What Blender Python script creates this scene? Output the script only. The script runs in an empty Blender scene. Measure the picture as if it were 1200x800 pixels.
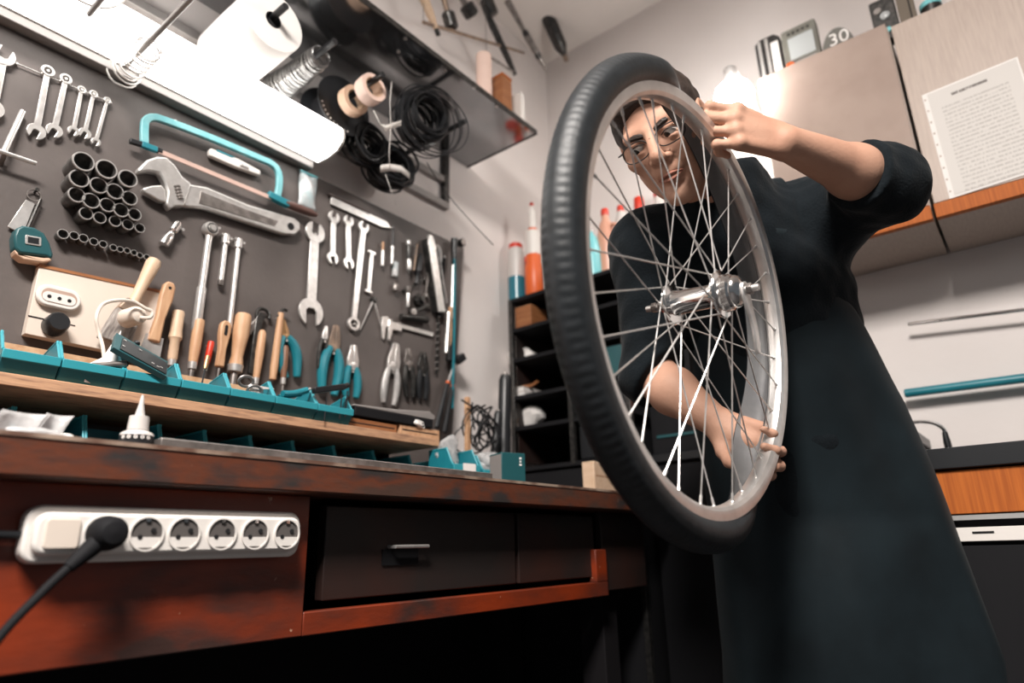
import bpy, bmesh, math, random
import numpy as np
from mathutils import Vector, Matrix
random.seed(7)
R = math.radians
SC = bpy.context.scene
COL = SC.collection

# ------------------------------------------------------------------ camera
CAM = Vector((0, 0, 0.745))
FPX = 775.0                                    # focal length for the 1200 x 800 frame
PITCH, ROLL, YAW = R(17.505), R(-1.581), R(38.132)
FW = Vector((math.cos(YAW) * math.cos(PITCH), math.sin(YAW) * math.cos(PITCH), math.sin(PITCH)))
_rt = Vector((math.sin(YAW), -math.cos(YAW), 0)); _up = _rt.cross(FW)
RT = (_rt * math.cos(ROLL) + _up * math.sin(ROLL)).normalized(); UP = RT.cross(FW)
cd = bpy.data.cameras.new('camera'); cam = bpy.data.objects.new('camera', cd); COL.objects.link(cam)
cd.sensor_width = 36.0; cd.lens = FPX * 36.0 / 1200.0
cd.clip_start = 0.02
cam.matrix_world = Matrix(((RT.x, UP.x, -FW.x, CAM.x), (RT.y, UP.y, -FW.y, CAM.y), (RT.z, UP.z, -FW.z, CAM.z), (0, 0, 0, 1)))
cd.dof.use_dof = True; cd.dof.focus_distance = 1.13; cd.dof.aperture_fstop = 2.2
SC.camera = cam

# ------------------------------------------------------------------ world, lights, exposure
SC.view_settings.view_transform = 'Standard'; SC.view_settings.look = 'None'
SC.view_settings.gamma = 1.0; SC.view_settings.use_curve_mapping = False
SC.view_settings.exposure = 0.12
wd = bpy.data.worlds.new('world'); SC.world = wd; wd.use_nodes = True
wd.node_tree.nodes['Background'].inputs[0].default_value = (0.86, 0.93, 1.0, 1)
wd.node_tree.nodes['Background'].inputs[1].default_value = 0.11

def area_light(name, loc, target, size, size_y, power, color):
    l = bpy.data.lights.new(name, 'AREA'); l.shape = 'RECTANGLE'; l.size = size; l.size_y = size_y
    l.energy = power; l.color = color
    o = bpy.data.objects.new(name, l); COL.objects.link(o); o.location = loc
    o.rotation_euler = (Vector(target) - Vector(loc)).to_track_quat('-Z', 'Y').to_euler()
    return o
# ceiling luminaire of the workshop (behind and to the right of the camera)
area_light('ceiling_luminaire_light', (-0.9, -0.3, 2.925), (-0.9, -0.3, 0), 1.2, 0.5, 230, (1.0, 0.94, 0.885))

# ------------------------------------------------------------------ pixel -> place (photo pixels, 1200 x 800)
def ray(px, py): return FW * FPX + RT * (px - 600) - UP * (py - 400)
def onY(px, py, Y): d = ray(px, py); return CAM + d * (Y / d.y)
def onX(px, py, X): d = ray(px, py); return CAM + d * (X / d.x)
def onD(px, py, D): return CAM + ray(px, py) * (D / FPX)
def onZ(px, py, Z): d = ray(px, py); return CAM + d * ((Z - CAM.z) / d.z)

# main planes of the room
YB = 1.45      # face of the tool board
YW = 1.475     # left wall
XW = 2.20      # back wall
ZC = 2.97      # ceiling
YF = 0.85      # front edge of the bench top
ZBT = CAM.z + 0.158 * YF       # bench top
ZBB = CAM.z + 0.104 * YF       # its underside

# ------------------------------------------------------------------ materials
def mat(name, c, rough=0.5, metal=0.0, c2=None, scale=20, bump=0.0, bscale=None, spec=0.5, emit=None, estr=0, trans=0, stretch=(1, 1, 1), detail=4, lo=0.35, hi=0.65, alpha=1, coat=0, c3=None, sheen=0):
    m = bpy.data.materials.new(name); m.use_nodes = True
    nt = m.node_tree; b = nt.nodes['Principled BSDF']
    col = lambda c: (*c, 1) if len(c) == 3 else c
    b.inputs['Base Color'].default_value = col(c)
    b.inputs['Roughness'].default_value = rough; b.inputs['Metallic'].default_value = metal
    b.inputs['Specular IOR Level'].default_value = spec
    b.inputs['Transmission Weight'].default_value = trans
    b.inputs['Alpha'].default_value = alpha
    b.inputs['Coat Weight'].default_value = coat
    b.inputs['Sheen Weight'].default_value = sheen
    if emit: b.inputs['Emission Color'].default_value = col(emit); b.inputs['Emission Strength'].default_value = estr
    if c2 or bump:
        tc = nt.nodes.new('ShaderNodeTexCoord'); mp = nt.nodes.new('ShaderNodeMapping')
        mp.inputs['Scale'].default_value = stretch
        nt.links.new(tc.outputs['Object'], mp.inputs['Vector'])
        n = nt.nodes.new('ShaderNodeTexNoise'); n.inputs['Scale'].default_value = scale; n.inputs['Detail'].default_value = detail
        nt.links.new(mp.outputs['Vector'], n.inputs['Vector'])
        if c2:
            r = nt.nodes.new('ShaderNodeValToRGB')
            r.color_ramp.elements[0].position = lo; r.color_ramp.elements[1].position = hi
            r.color_ramp.elements[0].color = col(c); r.color_ramp.elements[1].color = col(c2)
            if c3:
                e = r.color_ramp.elements.new((lo + hi) / 2); e.color = col(c3)
            nt.links.new(n.outputs['Fac'], r.inputs['Fac']); nt.links.new(r.outputs['Color'], b.inputs['Base Color'])
        if bump:
            n2 = n
            if bscale:
                n2 = nt.nodes.new('ShaderNodeTexNoise'); n2.inputs['Scale'].default_value = bscale; n2.inputs['Detail'].default_value = 5
                nt.links.new(mp.outputs['Vector'], n2.inputs['Vector'])
            bp = nt.nodes.new('ShaderNodeBump'); bp.inputs['Strength'].default_value = bump; bp.inputs['Distance'].default_value = 0.004
            nt.links.new(n2.outputs['Fac'], bp.inputs['Height']); nt.links.new(bp.outputs['Normal'], b.inputs['Normal'])
    return m

M = {}
M['wall'] = mat('wall_plaster', (0.80, 0.745, 0.72), 0.85, c2=(0.74, 0.685, 0.66), scale=3, bump=0.15, bscale=40, lo=0.3, hi=0.7)
M['ceiling'] = mat('ceiling_plaster', (0.82, 0.77, 0.73), 0.9, c2=(0.74, 0.69, 0.65), scale=2, lo=0.3, hi=0.7)
M['floor'] = mat('floor_concrete', (0.018, 0.016, 0.018), 0.7, c2=(0.03, 0.027, 0.027), scale=8)
M['board'] = mat('board_grey_hardboard', (0.072, 0.060, 0.056), 0.55, c2=(0.125, 0.105, 0.098), scale=5, bump=0.1, bscale=90, lo=0.3, hi=0.72, detail=8)
M['steel'] = mat('bright_steel', (0.80, 0.78, 0.76), 0.33, 0.75, c2=(0.66, 0.64, 0.62), scale=60, bump=0.03)
M['chrome'] = mat('chrome', (0.82, 0.81, 0.80), 0.14, 1.0)
M['dsteel'] = mat('dark_steel', (0.10, 0.095, 0.09), 0.35, 0.8, c2=(0.045, 0.045, 0.045), scale=70)
M['gsteel'] = mat('grey_worn_steel', (0.34, 0.31, 0.29), 0.4, 0.8, c2=(0.2, 0.18, 0.17), scale=50)
M['rust'] = mat('rusty_steel', (0.36, 0.26, 0.19), 0.5, 0.5, c2=(0.2, 0.15, 0.12), scale=40)
M['alu'] = mat('brushed_aluminium', (0.76, 0.74, 0.72), 0.36, 0.8, c2=(0.64, 0.62, 0.6), scale=30, bump=0.02)
M['black'] = mat('black_plastic', (0.012, 0.013, 0.015), 0.35)
M['matblack'] = mat('matt_black', (0.0055, 0.0055, 0.0070), 0.75, spec=0.25)
M['hole'] = mat('dark_opening', (0.004, 0.004, 0.005), 0.9)
M['teal'] = mat('teal_plastic', (0.014, 0.20, 0.25), 0.38, c2=(0.011, 0.165, 0.21), scale=12)
M['teallip'] = mat('lit_teal_edge', (0.03, 0.29, 0.35), 0.4)  # brighter copy of the bin teal, paints light caught on the lips
M['tealpaint'] = mat('light_teal_paint', (0.14, 0.42, 0.46), 0.35, c2=(0.22, 0.50, 0.53), scale=30)
M['dteal'] = mat('dark_teal_plastic', (0.012, 0.075, 0.085), 0.4)
M['white'] = mat('white_plastic', (0.74, 0.70, 0.66), 0.4)
M['cream'] = mat('cream_plastic', (0.70, 0.61, 0.53), 0.42)
M['paper'] = mat('white_paper', (0.80, 0.77, 0.74), 0.9, bump=0.1, bscale=30)
M['clear'] = mat('clear_plastic_film', (0.75, 0.74, 0.74), 0.2, c2=(0.5, 0.5, 0.5), scale=40, alpha=0.55, bump=0.6, bscale=45)
M['bag'] = mat('pale_teal_plastic_film', (0.50, 0.62, 0.64), 0.2, c2=(0.72, 0.72, 0.72), scale=35, alpha=0.85, bump=0.6, bscale=45)
M['orange'] = mat('orange_plastic', (0.75, 0.13, 0.025), 0.4)
M['red'] = mat('red_plastic', (0.62, 0.035, 0.012), 0.4)
M['bottlewhite'] = mat('translucent_white_bottle', (0.58, 0.545, 0.52), 0.4)
M['bottlepink'] = mat('pink_beige_bottle', (0.66, 0.34, 0.24), 0.38)
M['bottlecyan'] = mat('cyan_bottle', (0.20, 0.58, 0.62), 0.35)
M['bluefluid'] = mat('blue_green_fluid', (0.02, 0.16, 0.22), 0.25)
M['handlewood'] = mat('turned_handle_wood', (0.48, 0.26, 0.14), 0.5, c2=(0.60, 0.37, 0.22), scale=14, stretch=(6, 1, 6), bump=0.04)
M['palewood'] = mat('pale_beech', (0.60, 0.42, 0.28), 0.5, c2=(0.68, 0.50, 0.36), scale=14, stretch=(6, 1, 6))
M['shelfwood'] = mat('worn_pine_board', (0.50, 0.29, 0.17), 0.6, c2=(0.22, 0.12, 0.08), scale=22, stretch=(1, 3, 9), lo=0.45, hi=0.78, bump=0.15)
M['brownwood'] = mat('brown_wood_block', (0.24, 0.085, 0.03), 0.5, c2=(0.34, 0.14, 0.055), scale=12, stretch=(1, 1, 6))
M['orangewood'] = mat('orange_veneer', (0.46, 0.125, 0.022), 0.6, c2=(0.34, 0.085, 0.016), scale=9, stretch=(3, 22, 0.6), spec=0.2)
M['redwood'] = mat('worn_red_painted_wood', (0.23, 0.030, 0.007), 0.40, c2=(0.045, 0.022, 0.018), scale=5, stretch=(1.2, 1, 3.0), lo=0.38, hi=0.70, bump=0.12, bscale=40, c3=(0.15, 0.024, 0.009))
M['benchtop'] = mat('worn_bench_edge', (0.060, 0.030, 0.021), 0.5, c2=(0.028, 0.023, 0.022), scale=9, stretch=(1, 1, 2.5), lo=0.36, hi=0.64, bump=0.2, bscale=30, c3=(0.11, 0.028, 0.011))
M['drawer'] = mat('dark_drawer_wood', (0.014, 0.010, 0.009), 0.55, c2=(0.034, 0.010, 0.006), scale=5, lo=0.45, hi=0.75)
M['darkwood'] = mat('dark_shade_wood', (0.006, 0.005, 0.006), 0.8, spec=0.2)  # dark wood, taken near black to stand for shade under the bench
M['rubber'] = mat('tyre_rubber', (0.010, 0.0125, 0.0145), 0.5, c2=(0.016, 0.019, 0.022), scale=60, bump=0.1, bscale=120, spec=0.4)
M['lining'] = mat('dusted_tyre_lining', (0.26, 0.26, 0.26), 0.85, c2=(0.19, 0.19, 0.195), scale=14, bump=0.1, bscale=60)
M['skin'] = mat('skin', (0.56, 0.325, 0.23), 0.58, c2=(0.47, 0.25, 0.17), scale=16, bump=0.12, bscale=180, lo=0.3, hi=0.75, spec=0.3)
M['lips'] = mat('lip_skin', (0.40, 0.17, 0.12), 0.55, spec=0.3)
M['hair'] = mat('dark_hair', (0.018, 0.011, 0.008), 0.5, c2=(0.035, 0.02, 0.014), scale=90, stretch=(4, 1, 1), bump=0.5, bscale=160)
M['eye'] = mat('eye_white', (0.62, 0.56, 0.52), 0.25)
M['iris'] = mat('dark_iris', (0.02, 0.012, 0.008), 0.2)
M['sweater'] = mat('black_knit', (0.0050, 0.0080, 0.0105), 0.9, c2=(0.0075, 0.011, 0.014), scale=10, bump=0.35, bscale=220, spec=0.15, sheen=0.04)
M['apron'] = mat('dark_apron_cloth', (0.0050, 0.0090, 0.0115), 0.7, c2=(0.009, 0.016, 0.020), scale=7, bump=0.25, bscale=16, spec=0.2, sheen=0.03)
M['trousers'] = mat('black_trousers', (0.008, 0.009, 0.011), 0.9)
M['copper'] = mat('dull_brass', (0.50, 0.30, 0.15), 0.4, 0.8)
M['tan'] = mat('tan_masking_tape', (0.62, 0.42, 0.30), 0.6)
M['pink'] = mat('pale_pink_tape', (0.74, 0.54, 0.46), 0.6)
M['glossy'] = mat('glossy_dark_sheet_metal', (0.28, 0.29, 0.30), 0.10, 0.95, c2=(0.36, 0.36, 0.37), scale=4)
M['greymetal'] = mat('grey_painted_metal', (0.30, 0.28, 0.27), 0.45, 0.3)
M['fixture'] = mat('white_enamel', (0.80, 0.78, 0.75), 0.35)
M['tube'] = mat('lit_fluorescent_diffuser', (1, 1, 1), 0.5, emit=(1.0, 0.965, 0.92), estr=5.2)
M['bulb'] = mat('lit_bulb_glass', (1, 1, 1), 0.4, emit=(1.0, 0.97, 0.93), estr=56.0)
M['cabinet'] = mat('beige_laminate', (0.41, 0.325, 0.275), 0.5, c2=(0.46, 0.37, 0.315), scale=30, stretch=(1, 6, 0.5))
M['cabglossy'] = mat('glossy_brown_beige_laminate', (0.36, 0.275, 0.235), 0.12, c2=(0.40, 0.31, 0.265), scale=10, coat=0.5)
M['screen'] = mat('grey_display', (0.42, 0.44, 0.44), 0.25)
M['silverwire'] = mat('silver_wire', (0.36, 0.355, 0.35), 0.3, 0.85)
M['whitewire'] = mat('white_cable', (0.72, 0.69, 0.66), 0.45)
M['glass'] = mat('lens_glass', (1, 1, 1), 0.0, trans=1.0)
M['glass'].node_tree.nodes['Principled BSDF'].inputs['IOR'].default_value = 1.05

def add_specks(m, scale, thr, c):
    nt = m.node_tree; b = nt.nodes['Principled BSDF']; src = b.inputs['Base Color'].links[0].from_socket
    tc = nt.nodes.new('ShaderNodeTexCoord'); v = nt.nodes.new('ShaderNodeTexNoise'); v.inputs['Scale'].default_value = scale; v.inputs['Detail'].default_value = 3
    nt.links.new(tc.outputs['Object'], v.inputs['Vector'])
    r = nt.nodes.new('ShaderNodeValToRGB'); r.color_ramp.elements[0].position = thr; r.color_ramp.elements[1].position = thr + 0.02
    nt.links.new(v.outputs['Fac'], r.inputs['Fac'])
    mx = nt.nodes.new('ShaderNodeMix'); mx.data_type = 'RGBA'; mx.inputs['B'].default_value = (*c, 1)
    nt.links.new(r.outputs['Color'], mx.inputs['Factor']); nt.links.new(src, mx.inputs['A']); nt.links.new(mx.outputs['Result'], b.inputs['Base Color'])
add_specks(M['redwood'], 55, 0.715, (0.42, 0.24, 0.16)); add_specks(M['benchtop'], 60, 0.72, (0.45, 0.33, 0.25))
# ------------------------------------------------------------------ mesh helpers
class MB:
    def __init__(s): s.v = []; s.f = []
    def add(s, vs, fs):
        k = len(s.v); s.v += [tuple(v) for v in vs]; s.f += [tuple(i + k for i in f) for f in fs]; return s
    def box(s, c, d, rot=None):
        x, y, z = d[0] / 2, d[1] / 2, d[2] / 2
        vs = [Vector(p) for p in ((-x, -y, -z), (x, -y, -z), (x, y, -z), (-x, y, -z), (-x, -y, z), (x, -y, z), (x, y, z), (-x, y, z))]
        if rot is not None: vs = [rot @ v for v in vs]
        return s.add([v + Vector(c) for v in vs], [(0, 3, 2, 1), (4, 5, 6, 7), (0, 1, 5, 4), (1, 2, 6, 5), (2, 3, 7, 6), (3, 0, 4, 7)])
    def box2(s, a, b): return s.box([(a[i] + b[i]) / 2 for i in range(3)], [abs(b[i] - a[i]) for i in range(3)])
    def prism(s, pts, z0, z1, fr=None):
        n = len(pts); a = sum(pts[i][0] * pts[(i + 1) % n][1] - pts[(i + 1) % n][0] * pts[i][1] for i in range(n))
        if a < 0: pts = pts[::-1]
        vs = [Vector((p[0], p[1], z0)) for p in pts] + [Vector((p[0], p[1], z1)) for p in pts]
        if fr is not None: vs = [fr @ v for v in vs]
        return s.add(vs, [tuple(range(n))[::-1], tuple(range(n, 2 * n))] + [(i, (i + 1) % n, n + (i + 1) % n, n + i) for i in range(n)])
    def lathe(s, prof, p0=(0, 0, 0), ax=(0, 0, 1), seg=20, cap=True, arc=None):
        q = Vector(ax).to_track_quat('Z', 'Y'); p0 = Vector(p0); n = len(prof); vs = []
        for i in range(seg):
            t = 2 * math.pi * i / seg
            vs += [p0 + q @ Vector((r * math.cos(t), r * math.sin(t), z)) for r, z in prof]
        fs = []
        for i in range(seg):
            j = (i + 1) % seg
            for k in range(n - 1): fs.append((i * n + k, j * n + k, j * n + k + 1, i * n + k + 1))
        if cap:
            fs.append(tuple(i * n for i in range(seg))[::-1]); fs.append(tuple(i * n + n - 1 for i in range(seg)))
        return s.add(vs, fs)
    def ringlathe(s, prof, p0=(0, 0, 0), ax=(0, 0, 1), seg=24):
        return s.lathe(prof + [prof[0]], p0, ax, seg, cap=False)
    def cyl(s, a, b, r, r2=None, seg=14):
        a = Vector(a); b = Vector(b); L = (b - a).length
        return s.lathe([(r, 0), (r if r2 is None else r2, L)], a, b - a, seg)
    def turned(s, a, b, prof, seg=16):       # prof: (t 0..1, r)
        a = Vector(a); b = Vector(b); L = (b - a).length
        return s.lathe([(r, t * L) for t, r in prof], a, b - a, seg)
    def ball(s, c, r, seg=14, sc=(1, 1, 1), rot=None):
        c = Vector(c); vs = []; n = seg; m = seg // 2
        for i in range(n):
            t = 2 * math.pi * i / n
            for k in range(1, m):
                u = math.pi * k / m
                p = Vector((r * sc[0] * math.sin(u) * math.cos(t), r * sc[1] * math.sin(u) * math.sin(t), r * sc[2] * math.cos(u)))
                vs.append(c + (rot @ p if rot is not None else p))
        tp = Vector((0, 0, r * sc[2])); tp = rot @ tp if rot is not None else tp
        vs += [c + tp, c - tp]; T, B = n * (m - 1), n * (m - 1) + 1; fs = []
        for i in range(n):
            j = (i + 1) % n
            fs.append((T, i * (m - 1), j * (m - 1))); fs.append((B, j * (m - 1) + m - 2, i * (m - 1) + m - 2))
            for k in range(m - 2): fs.append((i * (m - 1) + k, i * (m - 1) + k + 1, j * (m - 1) + k + 1, j * (m - 1) + k))
        return s.add(vs, fs)
    def tube(s, path, r, seg=8, closed=False, flat=None):
        P = [Vector(p) for p in path]; n = len(P); vs = []; up = None
        for i in range(n):
            a = P[(i - 1) % n] if closed or i > 0 else P[i]; b = P[(i + 1) % n] if closed or i < n - 1 else P[i]
            t = (b - a).normalized() if (b - a).length > 1e-9 else Vector((0, 0, 1))
            if up is None:
                up = t.orthogonal().normalized()
            up = (up - t * up.dot(t))
            up = up.normalized() if up.length > 1e-6 else t.orthogonal().normalized()
            sd = t.cross(up); rr = r[i] if isinstance(r, (list, tuple)) else r
            for k in range(seg):
                w = 2 * math.pi * k / seg
                vs.append(P[i] + up * (rr * math.cos(w)) + sd * (rr * math.sin(w)))
        fs = []
        for i in range(n if closed else n - 1):
            j = (i + 1) % n
            for k in range(seg):
                l = (k + 1) % seg; fs.append((i * seg + k, i * seg + l, j * seg + l, j * seg + k))
        if not closed: fs += [tuple(range(seg))[::-1], tuple(range((n - 1) * seg, n * seg))]
        return s.add(vs, fs)
    def grid(s, fn, nu, nv):
        vs = [fn(i / nu, j / nv) for i in range(nu + 1) for j in range(nv + 1)]
        return s.add(vs, [(i * (nv + 1) + j, (i + 1) * (nv + 1) + j, (i + 1) * (nv + 1) + j + 1, i * (nv + 1) + j + 1) for i in range(nu) for j in range(nv)])
    def build(s, name, m, parent=None, ang=35, bevel=0, origin=None, solid=0):
        if origin is not None:
            o3 = Vector(origin); s.v = [tuple(Vector(v) - o3) for v in s.v]
        me = bpy.data.meshes.new(name); me.from_pydata(s.v, [], s.f); me.update()
        me.shade_smooth(); me.set_sharp_from_angle(angle=R(ang))
        if m is not None: me.materials.append(M[m] if isinstance(m, str) else m)
        o = bpy.data.objects.new(name, me); COL.objects.link(o)
        if origin is not None: o.location = origin
        if parent is not None: o.parent = parent
        if solid:
            sm = o.modifiers.new('thickness', 'SOLIDIFY'); sm.thickness = solid; sm.offset = 0
        if bevel:
            b = o.modifiers.new('edge', 'BEVEL'); b.width = bevel; b.segments = 2; b.limit_method = 'ANGLE'; b.angle_limit = R(40)
        return o

def tag(o, label=None, cat=None, group=None, kind=None):
    if label: o['label'] = label
    if cat: o['category'] = cat
    if group: o['group'] = group
    if kind: o['kind'] = kind
    return o
def thing(name, label, cat, fr=None, group=None):
    o = bpy.data.objects.new(name, None); COL.objects.link(o); o.empty_display_size = 0.02
    if fr is not None: o.matrix_world = fr if isinstance(fr, Matrix) else Matrix.Translation(Vector(fr))
    return tag(o, label, cat, group)
def single(mb, name, m, label, cat, group=None, **k):
    """one mesh thing with its origin at the bottom centre"""
    a = np.array(mb.v); lo, hi = a.min(0), a.max(0)
    return tag(mb.build(name, m, origin=((lo[0] + hi[0]) / 2, (lo[1] + hi[1]) / 2, lo[2]), **k), label, cat, group)
def fr3(o, x, y, z):
    x, y, z, o = Vector(x), Vector(y), Vector(z), Vector(o)
    return Matrix(((x.x, y.x, z.x, o.x), (x.y, y.y, z.y, o.y), (x.z, y.z, z.z, o.z), (0, 0, 0, 1)))
NOUT = Vector((0, -1, 0))
def wallfr(A, B, off=0.0):
    """frame on the tool board: y from pixel A to pixel B, z out of the board. Returns frame, length"""
    a, b = onY(A[0], A[1], YB - off), onY(B[0], B[1], YB - off)
    y = (b - a).normalized(); x = y.cross(NOUT)
    return fr3(a, x, y, NOUT), (b - a).length
def struct(mb, name, m, label=None, **k):
    o = mb.build(name, m, **k); o['kind'] = 'structure'
    if label: o['label'] = label
    return o
# ================================================================== the room
struct(MB().box2((-2.6, -2.2, -0.05), (XW + 0.1, YW + 0.1, 0)), 'floor', 'floor', 'dark workshop floor')
struct(MB().box2((-2.6, -2.2, ZC), (XW + 0.1, YW + 0.1, ZC + 0.05)), 'ceiling', 'ceiling', 'off-white plaster ceiling')
struct(MB().box2((-2.6, YW, 0), (XW, YW + 0.08, ZC)), 'wall_left', 'wall', 'off-white plaster wall behind the tool board')
struct(MB().box2((XW, -2.2, 0), (XW + 0.08, YW + 0.08, ZC)), 'wall_back', 'wall', 'off-white plaster wall behind the wall cabinets')

# ceiling luminaire (above and behind the photographer)
lum = thing('ceiling_light', 'white ceiling light panel out of view above the photographer', 'ceiling light', (-0.9, -0.3, 2.93))
MB().box((0, 0, 0.02), (1.26, 0.56, 0.035)).build('housing', 'fixture', lum)

# ---------------- tool board
bd = thing('tool_board', 'large dark grey tool board behind the workbench', 'tool board', (0.5, YB, ZBT))
bz1 = 1.775
board_pts = [(-0.9, 0), (1.005, 0), (1.085, bz1 - ZBT), (-0.9, bz1 - ZBT)]
mb = MB(); mb.prism([(p[0], p[1]) for p in board_pts], -(YW - YB - 0.001), 0, Matrix(((1, 0, 0, 0), (0, 0, -1, 0), (0, 1, 0, 0), (0, 0, 0, 1))))
mb.build('panel', 'board', bd)

# ---------------- workbench
XB0, XB1 = -0.55, 1.74
bench = thing('workbench', 'worn reddish-brown wooden workbench along the left wall', 'workbench', (0.6, 1.15, 0))
bl = bench.location
def bpart(mb, name, m, **k):
    mb.v = [tuple(Vector(v) - bl) for v in mb.v]; return mb.build(name, m, bench, **k)
bpart(MB().box2((XB0, YF, ZBB), (XB1, YW - 0.002, ZBT)), 'bench_top', 'benchtop', bevel=0.003)
YP = 0.895
zr0 = CAM.z - 0.125 * YP                          # lower edge of the front
x_op0, x_op1 = onY(360, 650, YP).x, onY(698, 650, YP).x
z_op0 = CAM.z - 0.088 * YP; z_op1 = ZBB - 0.012
bpart(MB().box2((XB0, YP, zr0), (x_op0, YP + 0.022, ZBB)), 'front_board', 'redwood', bevel=0.002)
bpart(MB().box2((x_op0, YP, zr0), (x_op1 + 0.05, YP + 0.022, z_op0)), 'front_rail', 'redwood', bevel=0.002)
bpart(MB().box2((x_op1, YP, z_op0), (x_op1 + 0.05, YP + 0.022, z_op0 + 0.075)), 'front_stile', 'redwood', bevel=0.002)
bpart(MB().box2((x_op1 + 0.052, YP + 0.012, zr0 + 0.01), (XB1 - 0.02, YP + 0.03, ZBB)), 'end_board', 'drawer', bevel=0.002)
bpart(MB().box2((XB0, YW - 0.09, 0.02), (XB1 - 0.02, YW - 0.07, ZBB)), 'shade_panel', 'darkwood')  # dark sheet added over the white wall to stand for under-bench shade
bpart(MB().box2((x_op0 - 0.02, YP + 0.022, zr0 + 0.01), (x_op0, YW - 0.09, ZBB)), 'divider', 'darkwood')
for lx, ly in ((XB0 + 0.04, YP + 0.03), (x_op1 + 0.09, YP + 0.045), (XB0 + 0.04, YW - 0.14), (XB1 - 0.1, YW - 0.14)):
    bpart(MB().box2((lx, ly, 0), (lx + 0.07, ly + 0.07, ZBB)), 'leg', 'darkwood', bevel=0.003)
bpart(MB().box2((XB0, YP + 0.05, zr0 + 0.0), (XB1 - 0.03, YW - 0.09, zr0 + 0.012)), 'lower_shelf', 'darkwood')
# two drawers set back in the opening
def drawer(px0, px1, handle):
    a, b = onY(px0, 650, YP + 0.014).x, onY(px1, 650, YP + 0.014).x
    d = bpart(MB().box2((a, YP + 0.014, z_op0 + 0.012), (b, YP + 0.034, z_op1)), 'drawer', 'drawer', bevel=0.002)
    MB().box2((a - bl.x + 0.01, YP + 0.034 - bl.y, z_op0 + 0.02 - bl.z), (b - bl.x - 0.01, YP + 0.42 - bl.y, z_op1 - 0.02 - bl.z)).build('drawer_box', 'darkwood', d)
    if handle:
        h0 = onY(462, 640, YP) - bl; h1 = onY(500, 640, YP) - bl; z = (h0.z + h1.z) / 2; y = YP + 0.014 - bl.y
        MB().tube([(h0.x, y, z), (h0.x, y - 0.018, z), (h1.x, y - 0.018, z), (h1.x, y, z)], 0.0032, 8).build('handle', 'steel', d)
        MB().box2((h0.x - 0.015, y - 0.003, z - 0.03), (h1.x - 0.01, y, z - 0.004)).build('handle_plate', 'matblack', d)
drawer(380, 604, True); drawer(608, 697, False)
# worn edge strip where the paint has gone from the bench front
bpart(MB().box2((XB0, YF - 0.0015, ZBT - 0.004), (XB1, YF + 0.03, ZBT + 0.0012)), 'worn_edge', mat('bare_worn_wood_edge', (0.34, 0.25, 0.19), 0.7, c2=(0.12, 0.06, 0.04), scale=18, stretch=(1, 1, 1), lo=0.4, hi=0.6))

# ---------------- power strip on the bench front
YS = YP - 0.034
s0, s1 = onY(31, 632, YS), onY(357, 622, YS)
cz = (onY(200, 595, YS).z + onY(200, 656, YS).z) / 2; hh = (onY(200, 595, YS).z - onY(200, 656, YS).z) / 2
ps = thing('power_strip', 'white six-way power strip fixed to the bench front', 'power strip', ((s0.x + s1.x) / 2, YP, cz - hh))
fr_ps = Matrix(((1, 0, 0, 0), (0, 0, -1, 0), (0, 1, 0, hh), (0, 0, 0, 1)))      # x along, y up, z out of the bench
def rrect(w, h, r, n=6):
    pts = []
    for cx, cy, a0 in ((w - r, h - r, 0), (-w + r, h - r, 90), (-w + r, -h + r, 180), (w - r, -h + r, 270)):
        pts += [(cx + r * math.cos(R(a0 + 90 * i / n)), cy + r * math.sin(R(a0 + 90 * i / n))) for i in range(n + 1)]
    return pts
hw = (s1.x - s0.x) / 2
MB().prism(rrect(hw, hh, 0.016), 0, 0.022, fr_ps).build('body', 'white', ps, bevel=0.003)
MB().prism(rrect(hw - 0.006, hh - 0.008, 0.014), 0.022, 0.034, fr_ps).build('top_cover', 'white', ps, bevel=0.004)
mid = (s0.x + s1.x) / 2
def socket(xc):
    so = MB().ringlathe([(0.0205, 0.030), (0.0205, 0.0365), (0.0185, 0.0365), (0.0185, 0.030)], fr_ps @ Vector((xc, 0, 0)), (0, -1, 0), 28)
    so.build('socket_ring', 'white', ps)
    w = MB().lathe([(0.0185, 0.0342), (0.0001, 0.0343)], fr_ps @ Vector((xc, 0, 0)), (0, -1, 0), 28, cap=False).build('socket', mat('socket_recess', (0.10, 0.09, 0.085), 0.5) if 'socket_recess' not in M else M['socket_recess'], ps)
    for sx, sy in ((-0.0075, -0.004), (0.0075, 0.004)):
        MB().lathe([(0.003, 0.0345), (0.003, 0.036)], fr_ps @ Vector((xc + sx, sy, 0)), (0, -1, 0), 10).build('pin_hole', 'hole', w)
    MB().prism([(xc - 0.014, -0.016), (xc + 0.014, -0.016), (xc + 0.017, -0.004), (xc - 0.017, -0.004)], 0.0345, 0.0355, fr_ps).build('recess_floor', 'white', w)
    MB().box(fr_ps @ Vector((xc, 0.016, 0.0352)), (0.005, 0.003, 0.004)).build('earth_clip', 'chrome', w)
M['socket_recess'] = mat('socket_recess_grey', (0.10, 0.09, 0.085), 0.5)
for px in (172, 216, 260, 299, 336): socket(onY(px, 622, YS).x - mid)
sx = onY(120, 625, YS).x - mid
socket(sx)
MB().prism(rrect(0.017, 0.016, 0.004), 0.034, 0.037, fr_ps @ Matrix.Translation((onY(72, 628, YS).x - mid, 0, 0))).build('switch', 'cream', ps, bevel=0.001)
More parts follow.
